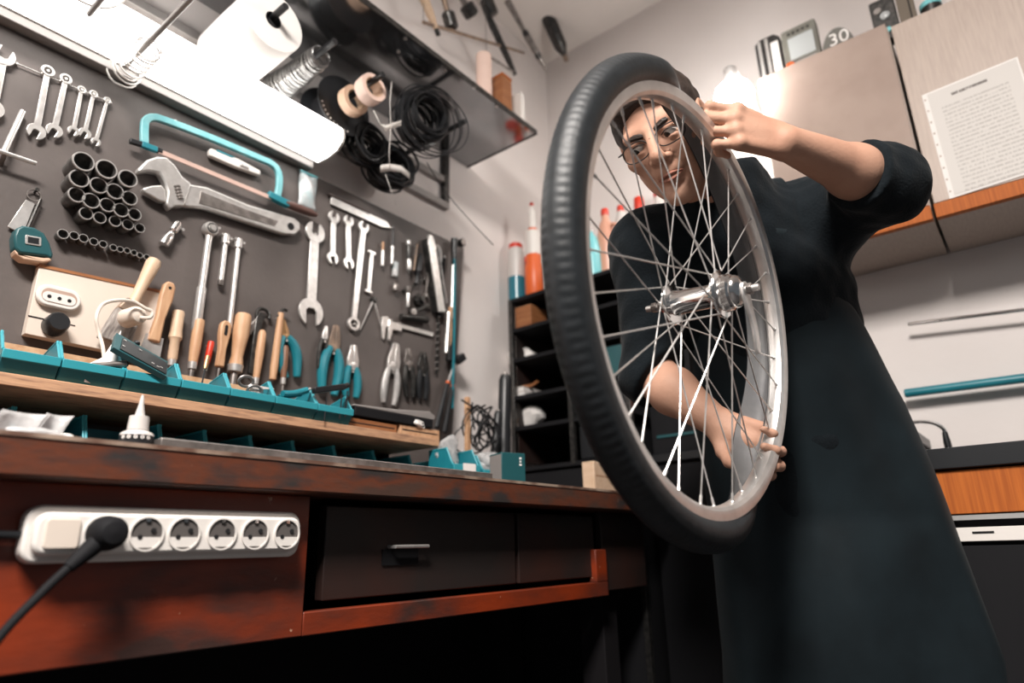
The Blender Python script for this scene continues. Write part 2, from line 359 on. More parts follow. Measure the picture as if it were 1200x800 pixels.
# black plug and lead in the first socket
pg = thing('black_plug', 'black mains plug with its lead, pushed into the first socket', 'plug', (mid + sx, YS - 0.002, cz))
MB().lathe([(0.019, -0.001), (0.0195, 0.012), (0.018, 0.024), (0.012, 0.031), (0.002, 0.033)], (0, 0, 0), (0, -1, 0), 24).build('plug_body', 'matblack', pg)
d = (Vector((-0.062, -0.006, -0.052)))
MB().turned((-0.006, -0.014, -0.006), (-0.036, -0.018, -0.036), [(0, 0.011), (0.4, 0.010), (1, 0.0065)], 12).build('strain_relief', 'matblack', pg)
cpts = [(-0.034, -0.018, -0.034), (-0.060, -0.022, -0.062), (-0.095, -0.026, -0.11), (-0.13, -0.03, -0.2), (-0.15, -0.02, -0.4), (-0.16, 0.0, -0.7), (-0.16, 0.0, -cz + 0.004)]
def smooth_path(P, n=8):
    P = [Vector(p) for p in P]; out = []
    for i in range(len(P) - 1):
        a, b, c, e = P[max(i - 1, 0)], P[i], P[i + 1], P[min(i + 2, len(P) - 1)]
        for k in range(n):
            t = k / n
            out.append(0.5 * ((2 * b) + (c - a) * t + (2 * a - 5 * b + 4 * c - e) * t * t + (3 * b - a - 3 * c + e) * t ** 3))
    return out + [P[-1]]
MB().tube(smooth_path(cpts), 0.0048, 10).build('lead', 'matblack', pg)
# lead of the strip itself, leaving at its left end
MB().tube(smooth_path([Vector((-hw + 0.004, -0.012, hh)), Vector((-hw - 0.03, -0.012, hh)), Vector((-hw - 0.2, -0.012, hh + 0.01)), Vector((-hw - 0.5, -0.02, hh - 0.02))]), 0.0045, 10).build('lead', 'black', ps)

# ---------------- bin shelf (board standing on the bench)
YR = 1.20
zs1 = CAM.z + 0.2775; zs0 = zs1 - 0.0195
xs1 = onY(515, 516, YR).x
shf = thing('bin_shelf', 'worn pine shelf board carrying the upper row of bins', 'shelf', (0.5, 1.33, ZBT))
sl = shf.location
def shpart(mb, name, m, par=None, **k):
    mb.v = [tuple(Vector(v) - sl) for v in mb.v]; return mb.build(name, m, par or shf, **k)
shpart(MB().box2((-0.4, YR, zs0), (xs1, YB - 0.002, zs1)), 'board', 'shelfwood', bevel=0.0015)
for x in (-0.35, 0.85, xs1 - 0.02):
    shpart(MB().box2((x, YB - 0.06, ZBT), (x + 0.018, YB - 0.002, zs0)), 'support', 'darkwood')
# little back ledge of orange-brown wood visible behind the bins
shpart(MB().box2((-0.4, YR + 0.105, zs1), (onY(330, 440, YR).x, YR + 0.122, zs1 + 0.074)), 'ledge', 'handlewood')

# ---------------- glossy upper shelf with peg panel
zu = 2.135
ush = thing('upper_shelf', 'glossy dark metal shelf above the lamp seen from below', 'shelf', (0.9, 1.3, zu))
ul = ush.location
def uspart(mb, name, m, **k):
    mb.v = [tuple(Vector(v) - ul) for v in mb.v]; return mb.build(name, m, ush, **k)
uspart(MB().box2((-0.7, 1.15, zu), (1.632, YW - 0.001, zu + 0.006)), 'sheet', 'glossy')
uspart(MB().box2((-0.7, 1.146, zu - 0.004), (1.636, 1.15, zu + 0.014)), 'front_lip', 'dsteel')
uspart(MB().box2((1.632, 1.15, zu - 0.003), (1.636, YW - 0.001, zu + 0.012)), 'side_lip', 'dsteel')
for i, px in enumerate(((467, 60), (475, 45), (521, 82), (556, 102), (582, 124))):
    p = onZ(px[0], px[1], zu)
    if p.y < YW - 0.01: uspart(MB().lathe([(0.0055, -0.003), (0.004, 0.0005)], p, (0, 0, 1), 12), 'rivet', 'steel')
# steel frame under the shelf holding the pegs
pf = thing('peg_frame', 'grey steel frame on the wall under the upper shelf', 'frame', (0.9, YW, 1.9))
pl = pf.location
def pfpart(mb, name, m, **k):
    mb.v = [tuple(Vector(v) - pl) for v in mb.v]; return mb.build(name, m, pf, **k)
pfpart(MB().box2((-0.7, YW - 0.022, 1.900), (1.515, YW, 1.925)), 'lower_bar', 'greymetal', bevel=0.002)
pfpart(MB().box2((1.492, YW - 0.022, 1.925), (1.515, YW, zu - 0.002)), 'side_bar', 'dsteel', bevel=0.002)
pfpart(MB().box2((-0.7, YW - 0.02, 2.0), (1.492, YW, 2.025)), 'middle_bar', 'greymetal', bevel=0.002)
PEGS = {}
def peg(name, px, Y, m='black', r=0.0085):
    t = onY(px[0], px[1], Y)
    PEGS[name] = t
    pfpart(MB().lathe([(r * 0.98, 0), (r, 0.003), (r, YW - 0.02 - Y)], t, (0, 1, 0), 16), 'peg', m)
peg('roll', (335, 7), 1.17); peg('wire', (393, 48), 1.17); peg('reel', (449, 87), 1.17); peg('cable', (545, 142), 1.19)
peg('white', (226, -4), 1.12, 'greymetal', 0.006); peg('left', (150, -40), 1.15, 'greymetal', 0.006)

# ---------------- fluorescent wall lamp above the board
fz0 = 1.785
fl = thing('fluorescent_lamp', 'long lit fluorescent lamp mounted above the tool board', 'lamp', (0.3, YB, fz0))
def flpart(mb, name, m, **k):
    mb.v = [tuple(Vector(v) - fl.location) for v in mb.v]; return mb.build(name, m, fl, **k)
xe = 0.945
flpart(MB().box2((-0.9, 1.418, 1.800), (xe + 0.004, YW - 0.001, 1.868)), 'housing', 'fixture', bevel=0.003)
pr_ = [(1.419, 1.800), (1.375, 1.797), (1.335, 1.803), (1.315, 1.820), (1.310, 1.840), (1.315, 1.862), (1.335, 1.880), (1.375, 1.886), (1.419, 1.880)]
flpart(MB().prism(pr_, -0.9, xe, Matrix(((0, 0, 1, 0), (1, 0, 0, 0), (0, 1, 0, 0), (0, 0, 0, 1)))), 'diffuser', 'tube')
flpart(MB().prism(pr_, xe, xe + 0.008, Matrix(((0, 0, 1, 0), (1, 0, 0, 0), (0, 1, 0, 0), (0, 0, 0, 1)))), 'end_cap', 'fixture', bevel=0.001)
flpart(MB().box2((-0.9, 1.424, 1.778), (xe - 0.01, YB + 0.02, 1.799)), 'lower_rail', 'greymetal', bevel=0.002)

# ---------------- bulb lamp by the wall cabinet
bp = onX(860, 112, 1.86)
lp = thing('wall_bulb_lamp', 'bright bare bulb lamp beside the wall cabinet', 'lamp', bp)
MB().lathe([(0.018, 0.058), (0.026, 0.05), (0.052, 0.025), (0.062, 0.0), (0.058, -0.025), (0.04, -0.05), (0.015, -0.062), (0.001, -0.063)], (0, 0, 0), (0, 0, 1), 28, cap=False).build('bulb', 'bulb', lp)
MB().lathe([(0.019, 0.052), (0.021, 0.06), (0.021, 0.10), (0.012, 0.108)], (0, 0, 0), (0, 0, 1), 18).build('socket', 'greymetal', lp)
MB().tube(smooth_path([(0, 0, 0.105), (0.02, 0, 0.12), (0.1, 0, 0.125), (XW - bp.x, 0, 0.10)]), 0.007, 10).build('arm', 'fixture', lp)

# ---------------- wall cabinets
XCF = 1.90; zc0, zc1 = 1.536, 2.165; zst = 1.577
def wall_cabinet(name, y0, y1, zt, m, label, edge_left):
    c = thing(name, label, 'wall cabinet', ((XCF + XW) / 2, (y0 + y1) / 2, zc0))
    def cp(mb, nm, mm, **k):
        mb.v = [tuple(Vector(v) - c.location) for v in mb.v]; return mb.build(nm, mm, c, **k)
    cp(MB().box2((XCF + 0.02, y0 + 0.001, zc0 + 0.004), (XW, y1 - 0.001, zt)), 'body', 'cabinet')
    cp(MB().box2((XCF, y0 + 0.003, zst), (XCF + 0.019, y1 - 0.003, zt)), 'door', m, bevel=0.0015)
    cp(MB().box2((XCF - 0.002, y0 + 0.001, zc0), (XCF + 0.019, y1 - 0.001, zst - 0.002)), 'bottom_rail', 'orangewood', bevel=0.001)
    return c
ysp = 0.09
ca = wall_cabinet('wall_cabinet', ysp, 0.462, 2.165, 'cabglossy', 'glossy brown-beige wall cabinet behind the man, next to the bulb', True)
cb = wall_cabinet('wall_cabinet', -0.5, ysp - 0.006, 2.145, 'cabinet', 'matt beige wall cabinet with a sheet of paper on its door', False)

# ---------------- worktop and base units under the wall cabinets
wt = thing('worktop', 'black worktop on the orange-fronted base unit', 'worktop', (1.9, -0.1, 0.877))
MB().box2((1.59 - 1.9, -0.9 + 0.1, 0), (XW - 0.001 - 1.9, 0.215 + 0.1, 0.042)).build('slab', 'black', wt, bevel=0.002)
bu = thing('base_unit', 'base unit with an orange veneer front and a white drawer edge', 'cabinet', (1.9, -0.1, 0))
def bup(mb, nm, mm, **k):
    mb.v = [tuple(Vector(v) - bu.location) for v in mb.v]; return mb.build(nm, mm, bu, **k)
bup(MB().box2((1.62, -0.9, 0.0), (XW - 0.001, 0.205, 0.876)), 'body', 'matblack')
bup(MB().box2((1.60, -0.9, 0.790), (1.62, 0.205, 0.874)), 'drawer_front', 'orangewood', bevel=0.001)
bup(MB().box2((1.598, -0.9, 0.778), (1.62, 0.205, 0.787)), 'metal_strip', 'alu')
bup(MB().box2((1.602, -0.9, 0.738), (1.62, 0.205, 0.764)), 'drawer_edge', 'white', bevel=0.001)
bup(MB().box2((1.601, 0.10, 0.752), (1.6019, 0.135, 0.756)), 'slot', 'hole')
bup(MB().box2((1.606, -0.9, 0.1), (1.62, 0.205, 0.73)), 'door', 'matblack', bevel=0.001)
# ================================================================== bicycle wheel
WN = Vector((-0.0428, -0.9964, -0.0731)).normalized()
WC = Vector((0.8887, 0.3308, CAM.z + 0.3449)) - WN * 0.014
wx = Vector((0, 0, 1)).cross(WN).normalized(); wy = WN.cross(wx)
WF = fr3(WC, wx, wy, WN)
wh = thing('bicycle_wheel', 'bicycle wheel with silver rim and half-removed black tyre in the man\'s hands', 'wheel', WF)
rim_prof = [(0.3185, 0.0140), (0.3165, 0.0152), (0.309, 0.0150), (0.303, 0.0138), (0.2985, 0.0095), (0.2972, 0.0045), (0.2968, 0), (0.2972, -0.0045), (0.2985, -0.0095), (0.303, -0.0138), (0.309, -0.0150), (0.3165, -0.0152), (0.3185, -0.0140), (0.3165, -0.0128), (0.309, -0.0128), (0.3035, -0.009), (0.302, 0), (0.3035, 0.009), (0.309, 0.0128), (0.3165, 0.0128)]
MB().ringlathe(rim_prof, seg=160).build('rim', 'alu', wh, ang=22)
# hub
hub = MB().lathe([(0.006, -0.060), (0.0135, -0.058), (0.0150, -0.050), (0.0165, -0.046), (0.0320, -0.0455), (0.0330, -0.043), (0.0320, -0.0405), (0.0200, -0.0385), (0.0180, -0.030), (0.0178, 0.018), (0.0205, 0.026), (0.0225, 0.030), (0.0345, 0.0315), (0.0355, 0.034), (0.0345, 0.0365), (0.0275, 0.0385), (0.0265, 0.050), (0.0235, 0.053), (0.0235, 0.057), (0.0200, 0.062), (0.0130, 0.066), (0.008, 0.068)], seg=40).build('hub_shell', 'chrome', wh)
MB().lathe([(0.0235, 0.0385), (0.0272, 0.0388), (0.0272, 0.043), (0.0235, 0.0433)], seg=40).build('ring_groove', 'gsteel', hub)
MB().lathe([(0.0045, -0.088), (0.0048, -0.086), (0.0048, 0.086), (0.0045, 0.088)], seg=14).build('axle', 'steel', wh)
for z0, z1, r in ((-0.066, -0.059, 0.0088), (-0.078, -0.070, 0.0080), (0.072, 0.079, 0.0085)):
    MB().lathe([(r, z0), (r, z1)], seg=6).build('axle_nut', 'gsteel', wh, bevel=0.0008)
arm = MB(); ap = [(0.0, -0.014), (0.012, -0.012), (0.030, -0.030), (0.043, -0.056), (0.046, -0.078), (0.040, -0.088), (0.031, -0.082), (0.026, -0.056), (0.014, -0.034), (-0.010, -0.016), (-0.013, 0.0), (-0.006, 0.012), (0.008, 0.011), (0.013, 0.0), (0.012, -0.010)]
arm.prism([(0.0, 0.012), (-0.010, 0.008), (-0.013, 0), (-0.010, -0.014), (0.010, -0.036), (0.020, -0.056), (0.024, -0.080), (0.031, -0.088), (0.039, -0.083), (0.040, -0.070), (0.034, -0.046), (0.022, -0.022), (0.014, -0.004), (0.010, 0.008)], 0.066, 0.0705)
arm.build('brake_arm', 'steel', wh, bevel=0.0012)
# spokes: 36, three-cross, each with a nipple
for i in range(36):
    side = 1 if i % 2 == 0 else -1
    tr = 1 if (i // 2) % 2 == 0 else -1
    ra = R(10 * i + 4); ha = ra + tr * R(62)
    zf = 0.034 if side > 0 else -0.043
    a = Vector((0.0295 * math.cos(ha), 0.0295 * math.sin(ha), zf + 0.0025 * tr))
    b = Vector((0.2965 * math.cos(ra), 0.2965 * math.sin(ra), 0.0025 * side))
    dr = (b - a).normalized(); L = (b - a).length
    q = dr.to_track_quat('Z', 'Y').to_matrix().to_4x4(); q.translation = a
    sp = MB().lathe([(0.00115, -0.002), (0.00115, L)], seg=7)
    sp.v = [tuple(q @ Vector(v)) for v in sp.v]
    so = sp.build('spoke', 'steel', wh)
    nb = MB().lathe([(0.0017, L - 0.012), (0.0022, L - 0.010), (0.0022, L - 0.001), (0.0030, L), (0.0030, L + 0.002)], seg=8)
    nb.v = [tuple(q @ Vector(v)) for v in nb.v]
    nb.build('nipple', 'steel', so)
# tyre, still on the rim at the left, pulled off towards the far side at the right
def sst(a, b, x): t = min(max((x - a) / (b - a), 0), 1); return t * t * (3 - 2 * t)
def off_amount(th):
    d = math.degrees(th) % 360
    if d > 180: d -= 360
    return sst(-88, -28, d) * (1 - sst(82, 112, d))
def tyre_point(th, psi, inset):
    o = off_amount(th); dg = math.degrees(th) % 360
    if dg > 180: dg -= 360
    # on the rim: round section closing towards the bead seats
    rad = 0.0225 - inset
    r0 = 0.3335 + rad * math.cos(psi); z0 = rad * math.sin(psi)
    if abs(psi) > 2.2: z0 *= 0.86
    # off the rim: one bead still hooked, the casing opened out to the far side
    s_ = psi / R(147)
    loose = 0.034 * math.exp(-((dg - 84) / 22) ** 2)
    low = math.exp(-((dg + 42) / 28) ** 2)
    z1 = -0.0315 + 0.0155 * s_ - low * (0.010 - 0.008 * s_)
    r1 = 0.299 + 0.008 * (s_ + 1) / 2 + (0.027 - inset) * math.cos(s_ * math.pi / 2) + loose
    return r0 + (r1 - r0) * o, z0 + (z1 - z0) * o, psi
def tyre_mesh(inset, n=300, m=30, tread=False):
    mb = MB(); vs = []
    for i in range(n):
        th = 2 * math.pi * i / n
        for k in range(m + 1):
            psi = R(-147 + 294 * k / m)
            ins = inset
            if tread:
                ap = abs(math.degrees(psi))
                if 14 < ap < 52 and (i % 4 < 2): ins = inset - 0.0006
                elif ap <= 10 or 24 < ap < 28: ins = inset - 0.0010
                elif 54 < ap < 62: ins = inset - 0.0010
            r, z, p = tyre_point(th, psi, ins)
            vs.append((r * math.cos(th), r * math.sin(th), z))
    fs = []
    for i in range(n):
        j = (i + 1) % n
        for k in range(m): fs.append((i * (m + 1) + k, i * (m + 1) + k + 1, j * (m + 1) + k + 1, j * (m + 1) + k))
    return mb.add(vs, fs)
ty = tyre_mesh(0.0, n=720, tread=True).build('tyre', 'rubber', wh, ang=60)
sm = ty.modifiers.new('casing', 'SOLIDIFY'); sm.thickness = 0.0022; sm.offset = -1
tag(tyre_mesh(0.0030, n=240, m=20).build('tyre_lining', 'lining', ty), 'pale grey dusted inside of the tyre')

# ================================================================== distance-field modelling for the man
class SDF:
    def __init__(s, xs, ys, zs):
        s.xs, s.ys, s.zs = [np.asarray(a, np.float32) for a in (xs, ys, zs)]
        s.val = np.full((len(s.xs), len(s.ys), len(s.zs)), 0.2, np.float32)
    def _sub(s, lo, hi):
        sl = []
        for a, l, h in ((s.xs, lo[0], hi[0]), (s.ys, lo[1], hi[1]), (s.zs, lo[2], hi[2])):
            i0 = max(int(np.searchsorted(a, l)) - 1, 0); i1 = min(int(np.searchsorted(a, h)) + 1, len(a)); sl.append(slice(i0, i1))
        if any(q.stop <= q.start for q in sl): return None
        return tuple(sl)
    def _pts(s, sl):
        return s.xs[sl[0]][:, None, None], s.ys[sl[1]][None, :, None], s.zs[sl[2]][None, None, :]
    def _mix(s, sl, d, k, op):
        v = s.val[sl]
        if op == 'add':
            h = np.maximum(k - np.abs(v - d), 0) / k; s.val[sl] = np.minimum(v, d) - h * h * k * 0.25
        else:
            d = -d; h = np.maximum(k - np.abs(v - d), 0) / k; s.val[sl] = np.maximum(v, d) + h * h * k * 0.25
    def cone(s, a, b, ra, rb, k=0.02, op='add', flat=None):
        """tapered capsule; flat = (direction, factor) squashes the section along a direction"""
        a = np.array(a, float); b = np.array(b, float); mg = max(ra, rb) + max(k, 0.012) * 1.5
        sl = s._sub(np.minimum(a, b) - mg, np.maximum(a, b) + mg)
        if sl is None: return s
        X, Y, Z = s._pts(sl); ba = b - a; L2 = float(ba @ ba) + 1e-12
        t = np.clip(((X - a[0]) * ba[0] + (Y - a[1]) * ba[1] + (Z - a[2]) * ba[2]) / L2, 0, 1)
        dx, dy, dz = X - a[0] - t * ba[0], Y - a[1] - t * ba[1], Z - a[2] - t * ba[2]
        q = dx * dx + dy * dy + dz * dz
        sc = 1.0
        if flat is not None:
            u = np.array(flat[0], float); w = dx * u[0] + dy * u[1] + dz * u[2]
            q = q + w * w * (1.0 / flat[1] ** 2 - 1); sc = (1 + flat[1]) / 2
        s._mix(sl, ((np.sqrt(q) - (ra + (rb - ra) * t)) * sc).astype(np.float32), k, op); return s
    def ell(s, c, rad, rot=None, k=0.02, op='add'):
        c = np.array(c, float); rad = np.array(rad, float); mg = rad.max() + max(k, 0.012) * 1.5
        sl = s._sub(c - mg, c + mg)
        if sl is None: return s
        X, Y, Z = s._pts(sl); X, Y, Z = X - c[0], Y - c[1], Z - c[2]
        if rot is not None:
            r = np.array(rot, float)          # columns are the ellipsoid axes
            U, V, W = [X * r[0, i] + Y * r[1, i] + Z * r[2, i] for i in range(3)]
        else: U, V, W = X + 0 * Y + 0 * Z, Y + 0 * X + 0 * Z, Z + 0 * X + 0 * Y
        k0 = np.sqrt((U / rad[0]) ** 2 + (V / rad[1]) ** 2 + (W / rad[2]) ** 2)
        k1 = np.sqrt((U / rad[0] ** 2) ** 2 + (V / rad[1] ** 2) ** 2 + (W / rad[2] ** 2) ** 2) + 1e-9
        s._mix(sl, (k0 * (k0 - 1) / k1).astype(np.float32), k, op); return s
    def cut(s, p, n, lo=None, hi=None, k=0.004):
        """remove what lies on the side n of the plane through p (within a ball region lo..hi)"""
        p = np.array(p, float); n = np.array(n, float); n /= np.linalg.norm(n)
        sl = s._sub(lo if lo is not None else (-9, -9, -9), hi if hi is not None else (9, 9, 9))
        X, Y, Z = s._pts(sl)
        d = (X - p[0]) * n[0] + (Y - p[1]) * n[1] + (Z - p[2]) * n[2]
        s._mix(sl, (-d).astype(np.float32), k, 'sub'); return s
    def wob(s, amp, freq, seed=0):
        rng = np.random.RandomState(seed); X, Y, Z = s.xs[:, None, None], s.ys[None, :, None], s.zs[None, None, :]
        for i in range(5):
            w = rng.normal(size=3) * freq; ph = rng.rand() * 6
            s.val += (amp * np.sin(w[0] * X + w[1] * Y + w[2] * Z + ph)).astype(np.float32)
        return s
    def mesh(s, name, m, parent=None, origin=None):
        v = s.val; ins = v < 0
        c = [ins[i:ins.shape[0] - 1 + i, j:ins.shape[1] - 1 + j, k:ins.shape[2] - 1 + k] for i in (0, 1) for j in (0, 1) for k in (0, 1)]
        anyi = c[0].copy(); alli = c[0].copy()
        for q in c[1:]: anyi |= q; alli &= q
        act = anyi & ~alli; I, J, K = np.nonzero(act)
        idx = np.full(act.shape, -1, np.int32); idx[I, J, K] = np.arange(len(I))
        acc = np.zeros((len(I), 3)); cnt = np.zeros(len(I))
        corners = [(0, 0, 0), (1, 0, 0), (0, 1, 0), (0, 0, 1), (1, 1, 0), (1, 0, 1), (0, 1, 1), (1, 1, 1)]
        for a in corners:
            for b in corners:
                if sum(b) - sum(a) == 1 and all(b[q] >= a[q] for q in range(3)):
                    va = v[I + a[0], J + a[1], K + a[2]]; vb = v[I + b[0], J + b[1], K + b[2]]
                    ok = (va < 0) != (vb < 0); t = np.where(ok, va / np.where(ok, va - vb, 1), 0)
                    pa = np.stack([s.xs[I + a[0]], s.ys[J + a[1]], s.zs[K + a[2]]], 1); pb = np.stack([s.xs[I + b[0]], s.ys[J + b[1]], s.zs[K + b[2]]], 1)
                    acc += np.where(ok[:, None], pa + (pb - pa) * t[:, None], 0); cnt += ok
        P = acc / cnt[:, None]
        quads = []
        for ax in range(3):
            sh = list(v.shape); sl0 = [slice(None)] * 3; sl1 = [slice(None)] * 3
            sl0[ax] = slice(0, sh[ax] - 1); sl1[ax] = slice(1, sh[ax])
            A = ins[tuple(sl0)]; B = ins[tuple(sl1)]; E = A != B
            i, j, k = np.nonzero(E); fl = A[i, j, k]
            o1, o2 = [(1, 2), (2, 0), (0, 1)][ax]
            g = np.stack([i, j, k], 1); mx = np.array(act.shape)
            ok = (g[:, o1] > 0) & (g[:, o2] > 0) & (g[:, o1] < mx[o1]) & (g[:, o2] < mx[o2])
            g = g[ok]; fl = fl[ok]
            e1 = np.zeros(3, int); e1[o1] = 1; e2 = np.zeros(3, int); e2[o2] = 1
            q = [idx[tuple((g - d).T)] for d in (e1 + e2, e2, 0 * e1, e1)]
            q = np.stack(q, 1); q[~fl] = q[~fl][:, ::-1]; quads.append(q)
        Q = np.concatenate(quads)
        if origin is not None: P = P - np.array(origin)
        me = bpy.data.meshes.new(name); nv, nf = len(P), len(Q)
        me.vertices.add(nv); me.vertices.foreach_set('co', P.astype(np.float32).ravel())
        me.loops.add(nf * 4); me.loops.foreach_set('vertex_index', Q.astype(np.int32).ravel())
        me.polygons.add(nf); me.polygons.foreach_set('loop_start', np.arange(0, nf * 4, 4, dtype=np.int32))
        me.update(); me.validate(); me.shade_smooth()
        me.materials.append(M[m])
        o = bpy.data.objects.new(name, me); COL.objects.link(o)
        if parent is not None: o.parent = parent
        return o

# ================================================================== the man
V3 = lambda p: np.array(p, float)
J = {k: onD(*p) for k, p in dict(
    neck=(846, 226, 1.335), chest=(888, 335, 1.375), belly=(930, 480, 1.395), pelvis=(962, 610, 1.40),
    shL=(952, 258, 1.385), elL=(1038, 217, 1.215), wrL=(920, 167, 1.095),
    shR=(762, 290, 1.36), elR=(764, 440, 1.345), wrR=(843, 497, 1.21)).items()}
HC = onD(776, 158, 1.235)
FACE = (FW * -0.85 - RT * 0.40 - UP * 0.36).normalized()
_hu = (-RT * 0.42 + UP * 0.90)
HL = _hu.cross(FACE).normalized()              # towards his left (right in the photo)
HU = FACE.cross(HL).normalized()
HF = fr3(HC, HL, HU, FACE)
BF = Vector((-FW.x, -FW.y, 0)).normalized()     # chest faces the camera, a little to the left
BF = (BF - Vector((RT.x, RT.y, 0)).normalized() * 0.18).normalized()
BL = Vector((0, 0, 1)).cross(BF).normalized()   # body left (right in the photo)
J['hipL'] = J['pelvis'] + BL * 0.09 - Vector((0, 0, 0.03)); J['hipR'] = J['pelvis'] - BL * 0.09 - Vector((0, 0, 0.03))
base = Vector((J['pelvis'].x, J['pelvis'].y, 0))
for sd, q in (('L', 1), ('R', -1)):
    J['kn' + sd] = Vector((base.x, base.y, 0.47)) + BL * 0.10 * q - BF * 0.02
    J['an' + sd] = Vector((base.x, base.y, 0.085)) + BL * 0.12 * q - BF * 0.04
    J['toe' + sd] = J['an' + sd] + BF * 0.17 - Vector((0, 0, 0.05)) + BL * 0.02 * q
man = thing('person', 'man in glasses, black sweater and dark apron holding up a bicycle wheel', 'person', base)
xyz = np.array([tuple(p) for p in J.values()] + [tuple(HC)])
lo, hi = xyz.min(0) - 0.17, xyz.max(0) + 0.17

def hand(S, wrist, x, z, thumb_sign, mcp, pip, dip, thumb, spread=0.0, k=0.006, sc=1.0):
    """five-fingered hand: x along the fingers, z out of the back of the hand"""
    x = Vector(x).normalized(); z = Vector(z); z = (z - x * z.dot(x)).normalized(); y = z.cross(x) * thumb_sign
    # y points to the thumb side
    w = Vector(wrist); T = lambda a, b, c: w + (x * a + y * b + z * c) * sc
    names = [(0.030, 0.092, 0.044, 0.026, 0.021, 0.0092), (0.010, 0.096, 0.048, 0.030, 0.022, 0.0095), (-0.011, 0.091, 0.045, 0.028, 0.021, 0.0090), (-0.031, 0.082, 0.035, 0.021, 0.018, 0.0080)]
    info = []
    for f, (yb, L0, l1, l2, l3, r) in enumerate(names):
        yw = yb * 0.55
        S.cone(T(0.0, yw, -0.002), T(L0, yb, 0.001), 0.0135 * sc, 0.0115 * sc, 0.012)
        a = T(L0, yb, 0.0); S.ell(T(L0, yb, 0.004), (0.0105 * sc,) * 3, None, 0.006)
        ang = 0
        dirv = x; yo = y * (spread * (1.5 - f))
        for L, da, rr in ((l1, mcp[f], r), (l2, pip[f], r * 0.93), (l3, dip[f], r * 0.84)):
            ang += da; dv = (x * math.cos(R(ang)) - z * math.sin(R(ang)) + yo).normalized()
            b = a + dv * (L * sc); S.cone(a, b, rr * sc, rr * 0.93 * sc, k); a = b
        info.append((a.copy(), dv.copy()))
    # heel, thenar, thumb
    S.cone(T(0.012, 0.006, -0.008), T(0.07, 0.0, -0.008), 0.018 * sc, 0.014 * sc, 0.014)
    t0 = T(0.016, 0.020, -0.008); pts = [t0] + [T(*p) for p in thumb]
    for i, (ra, rb) in enumerate(((0.0175, 0.0130), (0.0115, 0.0105), (0.0105, 0.0085))):
        S.cone(pts[i], pts[i + 1], ra * sc, rb * sc, 0.010 if i == 0 else 0.005)
    return info, (pts[-1], (pts[-1] - pts[-2]).normalized())

def axis(l, h, fine, coarse_until=None, coarse=0.01):
    if coarse_until is None or coarse_until <= l: return np.arange(l, h, fine)
    return np.concatenate([np.arange(l, coarse_until, coarse), np.arange(coarse_until, h, fine)])
zf = min(J['wrR'].z, J['elR'].z) - 0.16
S = SDF(axis(lo[0], hi[0], 0.0032), axis(lo[1], hi[1], 0.0032), axis(-0.01, hi[2], 0.0032, zf, 0.012))
def limb(S, names, radii, infl=0.0, k=0.03):
    for i in range(len(names) - 1): S.cone(J[names[i]], J[names[i + 1]], radii[i] + infl, radii[i + 1] + infl, k)
# trunk and legs
flat = (BF, 0.62)
S.cone(J['chest'] + Vector((0, 0, 0.02)), J['belly'], 0.155, 0.135, 0.05, flat=flat)
S.cone(J['belly'], J['pelvis'], 0.135, 0.150, 0.05, flat=flat)
S.cone(J['shL'] + Vector((0, 0, -0.02)), J['shR'] + Vector((0, 0, -0.02)), 0.055, 0.055, 0.05)
S.cone(J['neck'], J['chest'], 0.065, 0.10, 0.05)
for q in 'LR':
    S.cone(J['hip' + q], J['kn' + q], 0.085, 0.055, 0.04); S.cone(J['kn' + q], J['an' + q], 0.055, 0.038, 0.03); S.cone(J['an' + q] - Vector((0, 0, 0.04)), J['toe' + q], 0.04, 0.03, 0.03)
# arms
for q in 'LR':
    S.cone(J['sh' + q], J['el' + q], 0.052, 0.040, 0.03)
    mid_ = J['el' + q].lerp(J['wr' + q], 0.34)
    S.cone(J['el' + q], mid_, 0.041, 0.0455, 0.02); S.cone(mid_, J['wr' + q], 0.0450, 0.0275, 0.02)
# neck
S.cone(J['neck'] - Vector((0, 0, 0.02)), HF @ Vector((0, -0.055, -0.028)), 0.062, 0.053, 0.03)
# ---- head
hr = np.array([[HL[i], HU[i], FACE[i]] for i in range(3)])
def H(x, y, z): return HF @ Vector((x, y, z))
S.ell(H(0, 0.028, -0.016), (0.076, 0.090, 0.094), hr, 0.02)
S.ell(H(0, -0.030, 0.022), (0.064, 0.088, 0.066), hr, 0.02)
S.cone(H(0.052, -0.052, 0.0), H(0.014, -0.108, 0.066), 0.019, 0.017, 0.02)
S.cone(H(-0.052, -0.052, 0.0), H(-0.014, -0.108, 0.066), 0.019, 0.017, 0.02)
S.ell(H(0, -0.108, 0.072), (0.021, 0.017, 0.017), hr, 0.014)
S.cone(H(-0.040, 0.020, 0.071), H(0.040, 0.020, 0.071), 0.012, 0.012, 0.014)
for q in (-1, 1):
    S.ell(H(0.047 * q, -0.022, 0.056), (0.021, 0.017, 0.019), hr, 0.018)
    S.ell(H(0.031 * q, 0.001, 0.092), (0.015, 0.010, 0.012), hr, 0.010, 'sub')
    S.ell(H(0.031 * q, 0.0060, 0.0735), (0.0150, 0.0085, 0.0130), hr, 0.003)      # upper lid
    S.ell(H(0.031 * q, -0.0105, 0.0730), (0.0140, 0.0062, 0.0115), hr, 0.003)      # lower lid
    S.ell(H(0.0140 * q, -0.037, 0.090), (0.0090, 0.0080, 0.0105), hr, 0.006)
    S.cone(H(0.019 * q, -0.040, 0.082), H(0.031 * q, -0.066, 0.073), 0.0012, 0.0012, 0.008, 'sub')
    # ears
    S.ell(H(0.079 * q, -0.004, -0.012), (0.010, 0.033, 0.019), hr, 0.006)
    S.ell(H(0.087 * q, -0.001, -0.006), (0.007, 0.021, 0.010), hr, 0.005, 'sub')
    S.ell(H(0.0070 * q, -0.0450, 0.097), (0.0040, 0.0034, 0.0055), hr, 0.003, 'sub')
